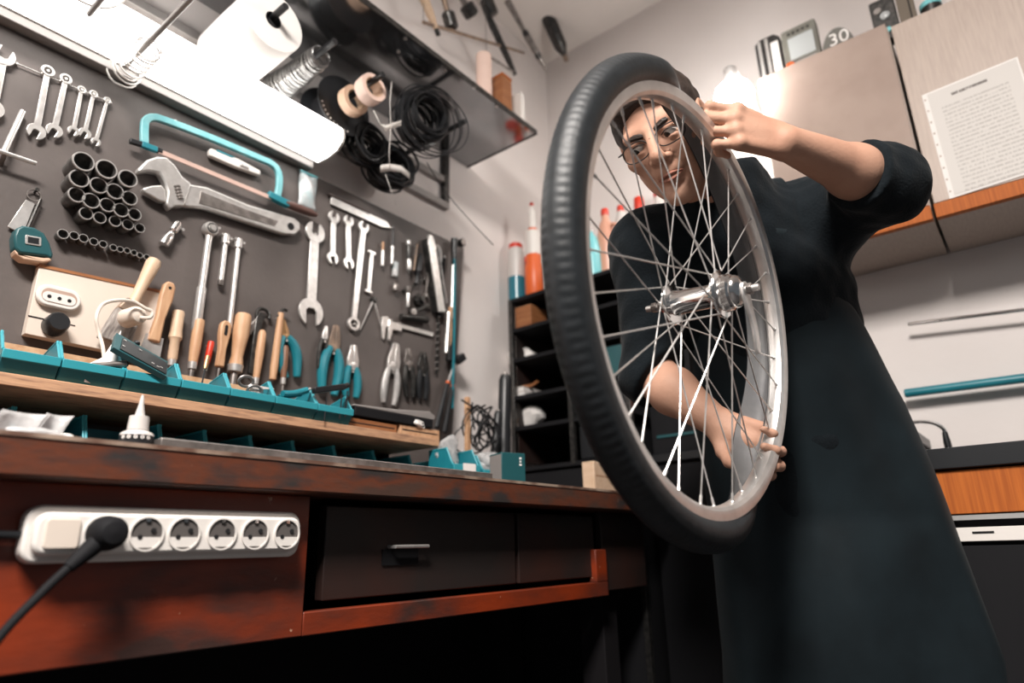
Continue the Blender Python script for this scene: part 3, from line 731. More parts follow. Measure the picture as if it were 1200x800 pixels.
S.cone(H(0, 0.014, 0.084), H(0, -0.027, 0.110), 0.0090, 0.0115, 0.010)
S.ell(H(0, -0.033, 0.109), (0.0130, 0.0110, 0.0120), hr, 0.006)
S.ell(H(0, -0.060, 0.080), (0.026, 0.018, 0.016), hr, 0.012)
S.cone(H(-0.020, -0.0705, 0.0905), H(0.020, -0.0705, 0.0905), 0.0016, 0.0016, 0.004, 'sub')
# ---- hands
# upper hand: his left, closed on the rim, back of the hand to the camera, thumb above
xl = (onD(860, 147, 1.08) - J['wrL']); zl = -FW * 0.95 + UP * 0.28 + RT * 0.10
infoL = hand(S, J['wrL'], xl, zl, -1 if zl.cross(xl).dot(UP) < 0 else 1, (14, 20, 26, 32), (84, 88, 92, 96), (44, 46, 48, 50), [(0.050, 0.040, -0.020), (0.088, 0.038, -0.034), (0.116, 0.026, -0.044)], sc=1.0)
# lower hand: his right, reaching round the outside of the rim from behind
xr = (onD(892, 523, 1.15) - J['wrR']); zr = FW * 0.90 + RT * 0.25 + UP * 0.05
infoR = hand(S, J['wrR'], xr, zr, 1 if zr.cross(xr).dot(UP) < 0 else -1, (26, 26, 28, 30), (58, 58, 60, 60), (34, 34, 36, 36), [(0.038, 0.038, -0.022), (0.064, 0.045, -0.038), (0.086, 0.042, -0.052)], spread=0.05, sc=0.98)
body = S.mesh('body', 'skin', man, base)
# finger nails
for inf, th in (infoL, infoR):
    for i, (p, d) in enumerate(inf + [th]):
        pass
# ---- face details
hp = lambda mb, nm, m, par=None: (setattr(mb, 'v', [tuple(Vector(v) - base) for v in mb.v]), mb.build(nm, m, par or man))[1]
hrot = Matrix(hr.tolist())
for q in (-1, 1):
    e = hp(MB().ball(H(0.031 * q, -0.002, 0.0725), 0.0122, 16), 'eyeball', 'eye')
    hp(MB().ball(H(0.031 * q - 0.0035, -0.0052, 0.0797), 0.0066, 14, (1, 1, 0.78), hrot), 'iris', 'iris', None).parent = man
    lsh = [H(q * x, y, z) for x, y, z in ((0.018, -0.0015, 0.0830), (0.025, 0.0022, 0.0866), (0.032, 0.0030, 0.0868), (0.039, 0.0016, 0.0838), (0.046, -0.0030, 0.0770))]
    hp(MB().tube(smooth_path(lsh, 4), 0.0011, 6), 'eyelash', 'hair')
    pth = [H(q * x, y, z) for x, y, z in ((0.010, 0.0125, 0.0850), (0.021, 0.0160, 0.0845), (0.034, 0.0185, 0.0800), (0.046, 0.0155, 0.0705), (0.054, 0.0095, 0.0605))]
    hp(MB().tube(smooth_path(pth, 4), [0.0030 + 0.0026 * math.sin(math.pi * min(1, 0.15 + i / 17)) for i in range(17)], 8), 'eyebrow', 'hair')
lipu = [H(x, y, z) for x, y, z in ((-0.024, -0.0710, 0.0850), (-0.012, -0.0675, 0.0925), (-0.003, -0.0665, 0.0950), (0.003, -0.0665, 0.0950), (0.012, -0.0675, 0.0925), (0.024, -0.0710, 0.0850))]
hp(MB().tube(smooth_path(lipu, 4), [0.0010 + 0.0020 * math.sin(math.pi * i / 20) for i in range(21)], 8), 'lip', 'lips')
lipl = [H(x, y, z) for x, y, z in ((-0.022, -0.0725, 0.0845), (-0.011, -0.0755, 0.0915), (0.0, -0.0765, 0.0935), (0.011, -0.0755, 0.0915), (0.022, -0.0725, 0.0845))]
hp(MB().tube(smooth_path(lipl, 4), [0.0010 + 0.0028 * math.sin(math.pi * i / 16) for i in range(17)], 8), 'lip', 'lips')
# ---- hair
h0, h1 = np.array(HC) - 0.15, np.array(HC) + 0.15
S = SDF(np.arange(h0[0], h1[0], 0.003), np.arange(h0[1], h1[1], 0.003), np.arange(h0[2], h1[2], 0.003))
S.ell(H(0, 0.034, -0.021), (0.0835, 0.0960, 0.0990), hr, 0.01)
S.ell(H(0, 0.070, 0.045), (0.060, 0.028, 0.036), hr, 0.02)
S.ell(H(0, 0.005, 0.098), (0.072, 0.060, 0.062), hr, 0.012, 'sub')
S.ell(H(0, -0.070, 0.060), (0.085, 0.085, 0.085), hr, 0.012, 'sub')
S.cut(H(0, -0.055, 0), -HU)
for q in (-1, 1): S.ell(H(0.085 * q, -0.015, 0.0), (0.020, 0.034, 0.026), hr, 0.008, 'sub')
S.wob(0.0007, 90, 2)
S.mesh('hair', 'hair', man, base)
# ---- sweater
nk0 = (H(0, -0.055, -0.028) - J['neck']).normalized()
S = SDF(axis(lo[0], hi[0], 0.0055), axis(lo[1], hi[1], 0.0055), axis(J['pelvis'].z - 0.16, hi[2], 0.0055))
S.cone(J['chest'] + Vector((0, 0, 0.02)), J['belly'], 0.180, 0.168, 0.06, flat=(BF, 0.64))
S.cone(J['belly'], J['pelvis'], 0.168, 0.178, 0.06, flat=(BF, 0.66))
S.cone(J['shL'] + Vector((0, 0, -0.01)), J['shR'] + Vector((0, 0, -0.01)), 0.074, 0.072, 0.06)
S.cone(J['neck'] + Vector((0, 0, 0.02)), J['chest'], 0.082, 0.12, 0.06); S.cone(J['neck'], J['neck'] + nk0 * 0.06, 0.078, 0.068, 0.03)
S.cone(J['shL'], J['elL'], 0.082, 0.066, 0.05); S.cone(J['shR'], J['elR'], 0.078, 0.058, 0.05)
cl = J['elL'].lerp(J['wrL'], 0.34); cr = J['elR'].lerp(J['wrR'], 0.16)
S.cone(J['elL'], cl, 0.067, 0.062, 0.03); S.cone(J['elR'], cr, 0.058, 0.054, 0.03)
S.wob(0.0011, 38, 4); S.wob(0.0007, 80, 9)
dl = (J['wrL'] - J['elL']).normalized(); dr_ = (J['wrR'] - J['elR']).normalized()
S.cut(J['elL'].lerp(J['wrL'], 0.30), dl, np.array(cl) - 0.11, np.array(cl) + 0.11)
S.cut(J['elR'].lerp(J['wrR'], 0.13), dr_, np.array(cr) - 0.09, np.array(cr) + 0.09)
nk = (H(0, -0.055, -0.028) - J['neck']).normalized()
nkv = (nk * 0.45 + Vector((0, 0, 1))).normalized()
S.cut(J['neck'] + nkv * 0.040, nkv, np.array(J['neck']) - 0.13, np.array(J['neck']) + 0.13)
S.mesh('sweater', 'sweater', man, base)
# ---- trousers
S = SDF(axis(lo[0], hi[0], 0.012), axis(lo[1], hi[1], 0.012), axis(0.03, J['pelvis'].z + 0.06, 0.012))
S.cone(J['belly'], J['pelvis'] - Vector((0, 0, 0.02)), 0.15, 0.172, 0.05, flat=(BF, 0.66))
for q in 'LR': S.cone(J['hip' + q], J['kn' + q], 0.100, 0.072, 0.03); S.cone(J['kn' + q], J['an' + q], 0.072, 0.064, 0.03)
S.mesh('trousers', 'trousers', man, base)
for q in 'LR':
    a = J['an' + q]; rotm = fr3((0, 0, 0), BF.cross(Vector((0, 0, 1))), BF, (0, 0, 1)).to_3x3()
    hp(MB().ball(a + BF * 0.06 - Vector((0, 0, 0.04)), 0.5, 18, (0.105, 0.31, 0.09), rotm), 'shoe', 'matblack')
# ---- apron: bib, waist and flaring skirt in front of the body
rows = [(0.0, 872, 300, 1.375, 0.115, 0.122), (0.16, 898, 380, 1.385, 0.165, 0.128), (0.36, 930, 485, 1.395, 0.205, 0.130), (0.55, 962, 610, 1.40, 0.232, 0.140), (0.75, 992, 760, 1.40, 0.262, 0.200), (1.0, 1010, 940, 1.40, 0.285, 0.235)]
def apron_pt(u, v):
    for a, b in zip(rows, rows[1:]):
        if v <= b[0] + 1e-9:
            t = (v - a[0]) / (b[0] - a[0]); r = [a[i] + (b[i] - a[i]) * t for i in range(6)]; break
    c = onD(r[1], r[2], r[3]); s_ = 2 * u - 1; an = s_ * 1.45
    w = 0.012 * v * math.sin(9 * s_ + 2.2 * v) + 0.005 * math.sin(17 * s_ - 6 * v) * v + 0.0045 * math.sin(22 * v + 4 * s_)
    return c + BL * (r[4] * math.sin(an) / math.sin(1.45)) + BF * (r[5] * max(math.cos(an), 0) ** (1.0 - 0.5 * min(1, v * 1.6)) * 0.98 + w + 0.004)
apb = MB().grid(apron_pt, 60, 80); apron = hp(apb, 'apron', 'apron')
sm = apron.modifiers.new('cloth', 'SOLIDIFY'); sm.thickness = 0.002; sm.offset = 1
# apron straps over the shoulders and the ties at the waist
for u, q in ((0.06, 'R'), (0.94, 'L')):
    p0 = apron_pt(u, 0.0); sh = J['sh' + q].lerp(J['neck'], 0.45) + Vector((0, 0, 0.052)); 
    pts = smooth_path([p0 - Vector((0, 0, 0.01)), p0.lerp(sh, 0.5) + BF * 0.035, sh + BF * 0.03, sh - BF * 0.06], 6)
    st = MB()
    for i in range(len(pts) - 1):
        pass
    sd = BL * 0.017
    vs = []; 
    for p in pts: vs += [p - sd, p + sd]
    st.add(vs, [(2 * i, 2 * i + 1, 2 * i + 3, 2 * i + 2) for i in range(len(pts) - 1)])
    so = hp(st, 'strap', 'apron', apron); so.parent = apron
    sm = so.modifiers.new('cloth', 'SOLIDIFY'); sm.thickness = 0.003
# ---- eyeglasses
gl = thing('eyeglasses', 'thin dark-rimmed eyeglasses on the man\'s face', 'glasses', HF)
def gpath(q):
    pts = []
    for i in range(28):
        a = 2 * math.pi * i / 28
        x = 0.0335 + 0.0255 * math.copysign(abs(math.cos(a)) ** 0.75, math.cos(a)); y = -0.006 + 0.0165 * math.copysign(abs(math.sin(a)) ** 0.8, math.sin(a))
        pts.append((q * x, y, 0.0985 - 0.010 * (x / 0.059) ** 2 - 0.03 * max(0, x - 0.045)))
    return pts
for q in (-1, 1):
    g = MB().tube(gpath(q), 0.0011, 8, closed=True).build('rim', 'black', gl)
    pts = gpath(q); cen = Vector((0.0335 * q, -0.006, 0.0965))
    MB().add([cen] + pts, [(0, i + 1, (i + 1) % 28 + 1) for i in range(28)]).build('lens', 'glass', g, solid=0.001)
    MB().tube(smooth_path([(q * 0.058, 0.003, 0.0875), (q * 0.070, 0.003, 0.075), (q * 0.080, 0.004, 0.03), (q * 0.083, 0.006, 0.0), (q * 0.080, -0.004, -0.03)], 5), 0.0014, 8).build('temple', 'black', gl)
MB().tube(smooth_path([(-0.0085, -0.001, 0.0985), (0, 0.003, 0.1015), (0.0085, -0.001, 0.0985)], 5), 0.0012, 8).build('bridge', 'black', gl)
# ================================================================== tools on the board
# tool frame: y runs from the first to the second pixel, z out of the board, x towards the left of the photo
def place(name, label, cat, A, B, group=None, off=0.0):
    fr, L = wallfr(A, B, off); return thing(name, label, cat, fr, group), L
def nail(root, x, y, r=0.002, h=0.014, m='steel'):
    MB().lathe([(r, -0.0), (r, h), (r * 1.8, h), (r * 1.8, h + 0.0012)], (x, y, 0), (0, 0, 1), 8).build('nail', m, root)
def open_head(c, ang, Rr, w, depth, n=12):
    """outline of an open jaw at c that opens in direction ang (degrees from +y)"""
    a0 = math.asin(min(0.95, w / 2 / Rr)); pts = []
    for i in range(n + 1):
        t = a0 + 0.05 + (math.pi - 0.35 - a0) * i / n
        pts.append((Rr * math.sin(t), Rr * math.cos(t) * (1.12 if math.cos(t) > 0 else 1)))
    right = pts; left = [(-x, y) for x, y in reversed(pts)]
    slot = [(-w / 2, Rr * math.cos(a0) * 1.0), (-w / 2, -depth + w * 0.22), (-w * 0.25, -depth), (w * 0.25, -depth), (w / 2, -depth + w * 0.22), (w / 2, Rr * math.cos(a0) * 1.0)]
    o = left + slot + right
    ca, sa = math.cos(R(ang)), math.sin(R(ang))
    # left runs from the shank round to the jaw tip, then the slot, then the right jaw
    o = left + slot + right
    return [(c[0] + x * ca + y * sa, c[1] - x * sa + y * ca) for x, y in o]
def shank(mb, y0, y1, w0, w1, z0, z1): mb.prism([(-w0 / 2, y0), (w0 / 2, y0), (w1 / 2, y1), (-w1 / 2, y1)], z0, z1)
def ring_head(mb, c, ro, ri, z0, z1, seg=24): mb.ringlathe([(ro, z0), (ro, z1), (ri, z1), (ri, z0)], (c[0], c[1], 0), (0, 0, 1), seg)
def double_open(name, label, A, B, R1, R2, w1, w2, t1=12, t2=12, sw=None, group=None, m='steel', th=0.006):
    o, L = place(name, label, 'wrench', A, B, group); sw = sw or min(R1, R2) * 0.9
    mb = MB(); z = 0.006
    mb.prism(open_head((0, R1 * 0.85), 180 + t1, R1, w1, R1 * 0.25), z, z + th).build('jaw', m, o, bevel=0.0007)
    MB().prism(open_head((0, L - R2 * 0.85), t2, R2, w2, R2 * 0.25), z, z + th).build('jaw', m, o, bevel=0.0007)
    b = MB(); shank(b, R1 * 1.5, L - R2 * 1.5, sw, sw * 1.1, z + 0.0008, z + th - 0.0008); b.build('shank', m, o, bevel=0.0012)
    nail(o, 0, R1 * 1.0, 0.0018, z + th)
    return o
def combi(name, label, A, B, Ro, Rj, w, group=None, m='steel', ring_first=True, tilt=14):
    """combination wrench: ring end at A, open end at B (or the reverse)"""
    o, L = place(name, label, 'wrench', A, B, group); z = 0.006; th = 0.0065
    mb = MB(); yr = Ro if ring_first else L - Ro; yj = L - Rj * 0.8 if ring_first else Rj * 0.8
    ring_head(mb, (0, yr), Ro, Ro * 0.58, z - 0.001, z + th + 0.001); mb.build('ring_end', m, o, bevel=0.0007)
    j = MB(); j.prism(open_head((0, yj), tilt if ring_first else 180 + tilt, Rj, w, Rj * 0.2), z, z + th); j.build('open_end', m, o, bevel=0.0007)
    s_ = MB(); ya, yb = sorted((yr + (Ro * 0.8 if ring_first else -Ro * 0.8), yj + (-Rj * 0.8 if ring_first else Rj * 0.8)))
    shank(s_, ya, yb, Ro * 0.85, Ro * 0.95, z, z + th); s_.build('shank', m, o, bevel=0.0012)
    g = MB(); shank(g, ya + 0.015, yb - 0.015, Ro * 0.4, Ro * 0.45, z + th - 0.0002, z + th + 0.0004); g.build('shank_panel', m, o)
    nail(o, 0, yr if ring_first else ya, 0.0018, z + th)
    return o
# wrenches hanging in a row at the upper left
G1 = 'combination wrenches in the row at the upper left of the tool board'
combi('combination_wrench', 'large combination wrench cut by the left edge of the photo', (3, 60), (-14, 140), 0.020, 0.021, 0.018, G1, ring_first=False)
for i, (A, B, ro, rj, w, lb) in enumerate((
        ((55, 80), (39, 163), 0.0125, 0.0165, 0.012, 'largest combination wrench of the row of five at the upper left'),
        ((76, 90), (60, 161), 0.0115, 0.0150, 0.011, 'second largest combination wrench of the row of five, second from the left'),
        ((94, 104), (83, 160), 0.0085, 0.0110, 0.008, 'middle wrench of the row of five at the upper left'),
        ((108, 109), (96, 163), 0.0085, 0.0120, 0.008, 'fourth wrench from the left in the row of five at the upper left'),
        ((124, 117), (109, 172), 0.0075, 0.0095, 0.007, 'slim rightmost wrench of the row of five, below the lamp'))):
    combi('combination_wrench', lb, A, B, ro, rj, w, G1)
wr, Lw = place('wire_hanger', 'thin wire rail that the row of five wrenches hangs from', 'rail', (16, 75), (130, 122))
MB().tube([(0, 0, 0.006), (0, Lw, 0.006)], 0.0014, 8).build('wire', 'steel', wr)
for t in (0.02, 0.28, 0.46, 0.7, 0.98): MB().lathe([(0.0025, 0), (0.0025, 0.008)], (0, Lw * t, 0), (0, 0, 1), 8).build('hook', 'steel', wr)
# T handle at the left edge
th_, L = place('t_handle_wrench', 'steel T-handle wrench cut by the left edge of the photo', 'wrench', (-18, 180), (36, 198))
MB().cyl((0, 0, 0.03), (0, L, 0.03), 0.0042).build('crossbar', 'steel', th_)
MB().cyl((0.0, L * 0.32, 0.03), (0.010, L * 0.36, 0.0), 0.0045).build('peg', 'gsteel', th_)
MB().cyl((0.0, L * 0.30, 0.026), (-0.11, L * 0.30 + 0.02, 0.012), 0.0055).build('shaft', 'steel', th_)
# small opener on a ring, and the tape measure
ko, L = place('bottle_opener', 'flat steel opener hanging from a split ring above the tape measure', 'opener', (37, 232), (17, 271))
MB().ringlathe([(0.0125, 0.006), (0.0125, 0.009), (0.0105, 0.009), (0.0105, 0.006)], (0, -0.004, 0), (0, 0, 1), 24).build('split_ring', 'gsteel', ko)
MB().prism([(-0.008, 0.012), (0.008, 0.012), (0.014, L), (-0.013, L + 0.002)], 0.005, 0.008).build('plate', 'steel', ko, bevel=0.0006)
MB().cyl((-0.012, 0.0, 0.012), (-0.016, L * 0.95, 0.010), 0.0028).build('pin', 'dsteel', ko)
nail(ko, 0, -0.014, 0.0022, 0.016, 'dsteel')
tm, L = place('tape_measure', 'dark teal tape measure with an orange base hanging on the tool board', 'tape measure', (30, 270), (29, 310), off=0.0)
MB().prism([(-0.024, 0.058), (-0.034, 0.062), (-0.036, 0.052), (-0.030, 0.030), (-0.020, 0.012), (-0.004, 0.004), (0.014, 0.004), (0.024, 0.012), (0.028, 0.028), (0.026, 0.052), (0.018, 0.060)], 0.004, 0.036).build('case', 'dteal', tm, bevel=0.004)
MB().prism([(-0.030, 0.060), (-0.035, 0.064), (-0.02, 0.071), (0.012, 0.071), (0.024, 0.062), (0.026, 0.054), (0.018, 0.062), (-0.02, 0.062)], 0.006, 0.034).build('base_band', 'tan', tm, bevel=0.002)
MB().prism(rrect(0.013, 0.009, 0.002), 0.036, 0.038, Matrix.Translation((-0.002, 0.032, 0))).build('badge', 'steel', tm, bevel=0.0008)
MB().prism(rrect(0.009, 0.006, 0.001), 0.038, 0.0386, Matrix.Translation((-0.002, 0.032, 0))).build('badge_window', 'black', tm)
M['socketsteel'] = mat('socket_steel', (0.20, 0.19, 0.18), 0.35, 0.7, c2=(0.10, 0.095, 0.09), scale=60)
# sockets: deep cups standing out of the board on pegs
def socket_tool(px, py, rpx, depth, idx, label, group):
    Yf = YB - depth; c = onY(px, py, Yf); sc = (c - CAM).dot(FW) / FPX; r = rpx * sc * 1.08
    o = thing('socket', label, 'socket', fr3(Vector((c.x, YB, c.z)), (1, 0, 0), (0, 0, 1), (0, -1, 0)), group)
    MB().ringlathe([(r * 0.86, 0.001), (r * 0.86, depth * 0.45), (r, depth * 0.55), (r, depth - 0.0015), (r * 0.96, depth), (r * 0.88, depth), (r * 0.82, depth - 0.003), (r * 0.82, depth * 0.4), (0.002, depth * 0.4), (0.002, 0.001)], seg=28).build('shell', 'socketsteel', o)
    MB().ringlathe([(r * 1.005, depth - 0.003), (r * 1.005, depth - 0.0005), (r * 0.98, depth + 0.0006), (r * 0.86, depth + 0.0006), (r * 0.86, depth - 0.002)], seg=28).build('rim', 'steel', o)
    return o
rows_ = [[(98, 189, 11), (125, 198, 11), (150, 209, 10)], [(93, 209, 10), (116, 217, 9.2), (135, 224, 9), (152, 232, 8.2)],
         [(90, 228, 8.6), (107, 235, 8.8), (126, 240, 8), (142, 246, 8), (158, 251, 7)], [(101, 250, 7), (117, 255, 6.6), (135, 259, 6.2), (150, 263, 6), (164, 267, 5.4)]]
rown = ['top', 'second', 'third', 'fourth']
ordn = ['leftmost', 'second from left', 'third from left', 'fourth from left', 'fifth from left']
for ri, rw in enumerate(rows_):
    for ci, (x, y, r) in enumerate(rw):
        socket_tool(x, y, r, 0.062 - 0.008 * ri, ci, 'dark deep socket, %s in the %s row of the socket block' % (ordn[ci], rown[ri]), 'sockets in the block on the tool board')
for ci, (x, y, r) in enumerate(((74, 274, 5.6), (87, 276, 4.8), (98, 279, 4.8), (110, 283, 4.4), (121, 286, 4.2), (133, 290, 3.8), (141, 292, 3.5), (149, 293.5, 3.4), (157, 296, 3.3), (164, 299, 3.2), (172, 301, 3.2))):
    n_ = ['first', 'second', 'third', 'fourth', 'fifth', 'sixth', 'seventh', 'eighth', 'ninth', 'tenth', 'eleventh'][ci]
    socket_tool(x, y, r, 0.024, ci, 'tiny socket, %s from the left in the bottom socket line' % n_, 'tiny sockets in the bottom line')
# universal joint
uj, L = place('universal_joint', 'small chrome universal joint right of the sockets', 'socket joint', (206, 263), (188, 289))
MB().turned((0, 0, 0.014), (0, L * 0.42, 0.014), [(0, 0.006), (0.2, 0.006), (0.22, 0.0105), (0.9, 0.0105), (1, 0.008)]).build('drive_end', 'chrome', uj)
MB().ball((0, L * 0.47, 0.014), 0.0075, 12).build('joint', 'gsteel', uj)
MB().turned((0, L * 0.50, 0.014), (0, L, 0.014), [(0, 0.008), (0.15, 0.0105), (0.6, 0.0115), (1, 0.0115)]).build('socket_end', 'chrome', uj)
nail(uj, -0.016, L * 0.1, 0.002, 0.012)
# hacksaw
hs = thing('hacksaw', 'hacksaw with a light teal frame below the lamp', 'hacksaw', onY(250, 190, YB))
def hsp(mb, nm, m, **k): mb.v = [tuple(Vector(v) - hs.location) for v in mb.v]; return mb.build(nm, m, hs, **k)
HP = lambda x, y, o=0.022: onY(x, y, YB - o)
def flatbar(pts, w, t):
    """rectangular bar bent along pts lying parallel to the board"""
    P = [Vector(p) for p in pts]; mb = MB(); vs = []
    for i, p in enumerate(P):
        a = P[max(i - 1, 0)]; b = P[min(i + 1, len(P) - 1)]; d_ = (b - a).normalized(); s_ = d_.cross(NOUT).normalized()
        ww = w[i] if isinstance(w, (list, tuple)) else w
        vs += [p - s_ * ww / 2 - NOUT * t / 2, p + s_ * ww / 2 - NOUT * t / 2, p + s_ * ww / 2 + NOUT * t / 2, p - s_ * ww / 2 + NOUT * t / 2]
    n = len(P); fs = [(0, 3, 2, 1), tuple(4 * (n - 1) + k for k in (0, 1, 2, 3))]
    for i in range(n - 1):
        for k in range(4): l = (k + 1) % 4; fs.append((4 * i + k, 4 * i + l, 4 * i + 4 + l, 4 * i + 4 + k))
    return mb.add(vs, fs)
hsp(flatbar(smooth_path([HP(169, 168), HP(169, 150), HP(171, 141), HP(180, 138), HP(195, 142), HP(250, 163), HP(300, 184), HP(318, 192), HP(326, 202), HP(327, 218), HP(324, 234)], 5), 0.017, 0.011), 'frame', 'tealpaint', bevel=0.002)
hsp(flatbar([HP(152, 165), HP(175, 172), HP(190, 178)], 0.011, 0.010), 'blade_holder', 'black', bevel=0.001)
hsp(flatbar([HP(166, 169, 0.024), HP(184, 176, 0.024)], 0.013, 0.010), 'tension_clip', 'teal', bevel=0.001)
hsp(flatbar([HP(186, 177, 0.024), HP(318, 232, 0.024)], 0.011, 0.003), 'blade', mat('pinkish_blade', (0.60, 0.42, 0.36), 0.5, 0.2))
hsp(flatbar([HP(314, 228), HP(338, 240)], 0.019, 0.016), 'handle_collar', 'teal', bevel=0.002)
hsp(MB().turned(HP(334, 238), HP(371, 252), [(0, 0.009), (0.3, 0.0115), (0.8, 0.0105), (1, 0.006)]), 'handle', mat('dark_brown_grip', (0.11, 0.055, 0.045), 0.5))
hsp(MB().lathe([(0.003, -0.024), (0.003, 0.0)], HP(200, 146, 0.0), (0, 1, 0), 8), 'hanger', 'steel')
# utility knife hanging inside the saw frame
uk, L = place('utility_knife', 'pale teal utility knife hanging inside the hacksaw frame', 'knife', (241, 180), (301, 205))
MB().prism([(-0.010, 0.004), (-0.004, 0), (0.011, 0.002), (0.013, L * 0.5), (0.008, L), (-0.006, L), (-0.013, L * 0.55)], 0.004, 0.018).build('handle', 'white', uk, bevel=0.003)
MB().prism([(-0.0135, L * 0.15), (-0.006, L * 0.10), (-0.006, L * 0.42), (-0.0135, L * 0.50)], 0.0035, 0.0185).build('grip', 'teal', uk, bevel=0.002)
MB().prism([(-0.003, L * 0.58), (0.005, L * 0.58), (0.005, L * 0.75), (-0.003, L * 0.75)], 0.018, 0.0215).build('slider', 'steel', uk, bevel=0.001)
# big adjustable wrench
aw = thing('adjustable_wrench', 'large steel adjustable wrench below the hacksaw', 'wrench', onY(255, 235, YB))
def outl(pix, o=0.012): return [onY(x, y, YB - o) for x, y in pix]
def plate_px(pix, o, t, origin):
    """solid plate whose outline is given in photo pixels on the plane o in front of the board"""
    P = [onY(x, y, YB - o) - Vector(origin) for x, y in pix]
    fr = Matrix(((1, 0, 0, 0), (0, 0, -1, P[0].y), (0, 1, 0, 0), (0, 0, 0, 1)))
    return MB().prism([(p.x, p.z) for p in P], -t / 2, t / 2, fr)
al = aw.location
plate_px([(204, 214), (222, 217), (240, 220), (290, 241), (343, 256), (350, 262), (350, 270), (344, 276), (330, 275), (280, 259), (237, 245), (214, 243), (206, 235)], 0.014, 0.016, al).build('handle', 'steel', aw, bevel=0.004)
plate_px([(235, 224), (290, 246), (326, 259), (322, 265), (285, 254), (233, 238)], 0.0225, 0.002, al).build('handle_panel', 'gsteel', aw, bevel=0.0008)
plate_px([(160, 199), (170, 189), (182, 185), (193, 186), (203, 195), (212, 209), (222, 217), (214, 243), (203, 243), (197, 247), (192, 240), (194, 226), (190, 214), (184, 204), (172, 202), (160, 204)], 0.016, 0.022, al).build('fixed_jaw', 'steel', aw, bevel=0.004)
plate_px([(165, 222), (176, 219), (187, 218), (192, 224), (193, 238), (186, 237), (176, 231), (168, 227)], 0.016, 0.018, al).build('moving_jaw', 'steel', aw, bevel=0.003)
c0 = onY(207, 218, YB - 0.026) - al; c1 = onY(211, 233, YB - 0.026) - al
w_ = MB().turned(c0, c1, [(k / 16, 0.0085 if k % 4 < 2 else 0.0062) for k in range(17)], 16); w_.build('worm_screw', 'gsteel', aw)
hc = onY(341, 265, YB - 0.0235) - al
MB().lathe([(0.0095, 0), (0.0095, 0.001)], hc, (0, -1, 0), 20).build('hanging_hole', 'hole', aw)
MB().lathe([(0.003, 0), (0.003, 0.02)], onY(341, 262, YB) - al, (0, -1, 0), 8).build('nail', 'steel', aw)
# little bag pinned on the board
bg, L = place('plastic_bag', 'small clear plastic bag of parts pinned beside the hacksaw handle', 'bag', (360, 204), (358, 245))
MB().grid(lambda u, v: Vector(((u - 0.5) * 0.056, v * L, 0.006 + 0.014 * math.sin(math.pi * u) * math.sin(math.pi * v) + 0.003 * math.sin(9 * u + 7 * v))), 12, 12).build('film', 'bag', bg, solid=0.001)
MB().box((0, 0.004, 0.008), (0.056, 0.008, 0.006)).build('header', 'tealpaint', bg, bevel=0.001)
# ratchet and extension bars
ra, L = place('ratchet', 'chrome ratchet handle hanging left of two extension bars', 'ratchet', (243, 264), (225, 392))
MB().lathe([(0.0165, 0.008), (0.0175, 0.012), (0.0175, 0.024), (0.015, 0.028), (0.008, 0.0285), (0.0075, 0.034), (0.001, 0.034)], (0, 0.017, 0), (0, 0, 1), 28).build('head', 'steel', ra)
MB().ringlathe([(0.0125, 0.0275), (0.0125, 0.030), (0.010, 0.030), (0.010, 0.0275)], (0, 0.017, 0), (0, 0, 1), 28).build('head_ring', 'dsteel', ra)
MB().turned((0, 0.028, 0.016), (0, L, 0.016), [(0, 0.0085), (0.06, 0.0075), (0.55, 0.0078), (0.56, 0.0105), (0.95, 0.0105), (1, 0.008)]).build('handle', 'steel', ra)
nail(ra, -0.02, 0.006, 0.002, 0.02)
for A, B, lb in (((262, 277), (255, 336), 'short extension bar hanging next to the ratchet'), ((277, 282), (265, 392), 'long extension bar hanging right of the short one')):
    ex, L = place('extension_bar', lb, 'extension bar', A, B, 'extension bars right of the ratchet')
    MB().turned((0, 0, 0.012), (0, 0.026, 0.012), [(0, 0.0085), (0.1, 0.0095), (0.9, 0.0095), (1, 0.007)]).build('socket_end', 'steel', ex)
    MB().cyl((0, 0.024, 0.012), (0, L - 0.014, 0.012), 0.0062).build('shaft', 'steel', ex)
    MB().box((0, L - 0.007, 0.012), (0.011, 0.014, 0.011)).build('square_drive', 'gsteel', ex, bevel=0.001)
    nail(ex, 0.011, 0.004, 0.0018, 0.018); nail(ex, -0.011, 0.008, 0.0018, 0.018)
# open wrenches in the middle
double_open('open_wrench', 'biggest flat double open-ended wrench, in the middle of the tool board', (367, 264), (361, 379), 0.030, 0.037, 0.022, 0.032, 4, -4, 0.027, None, 'steel', 0.007)
double_open('open_wrench', 'short double open-ended wrench next to the biggest one', (389, 250), (387, 309), 0.0185, 0.0180, 0.015, 0.013, 8, -12, 0.016, None)
double_open('open_wrench', 'short double open-ended wrench between a similar one and the long one', (406, 255), (406, 315), 0.0170, 0.0175, 0.014, 0.013, 6, -14, 0.016, None)
combi('combination_wrench', 'long combination wrench reaching down to the dividers', (411, 388), (424, 262), 0.020, 0.0185, 0.016, None)
o, L = place('spoke_wrench', 'small flat I-shaped steel wrench right of the long wrench', 'wrench', (434, 296), (430, 343))
MB().prism([(-0.006, 0), (0.006, 0), (0.006, L), (-0.006, L)], 0.005, 0.009).build('shank', 'steel', o, bevel=0.0006)
for y in (0.002, L - 0.002): MB().box((0, y, 0.007), (0.026, 0.007, 0.006)).build('head', 'steel', o, bevel=0.0008)
nail(o, 0, 0.004, 0.0016, 0.01)
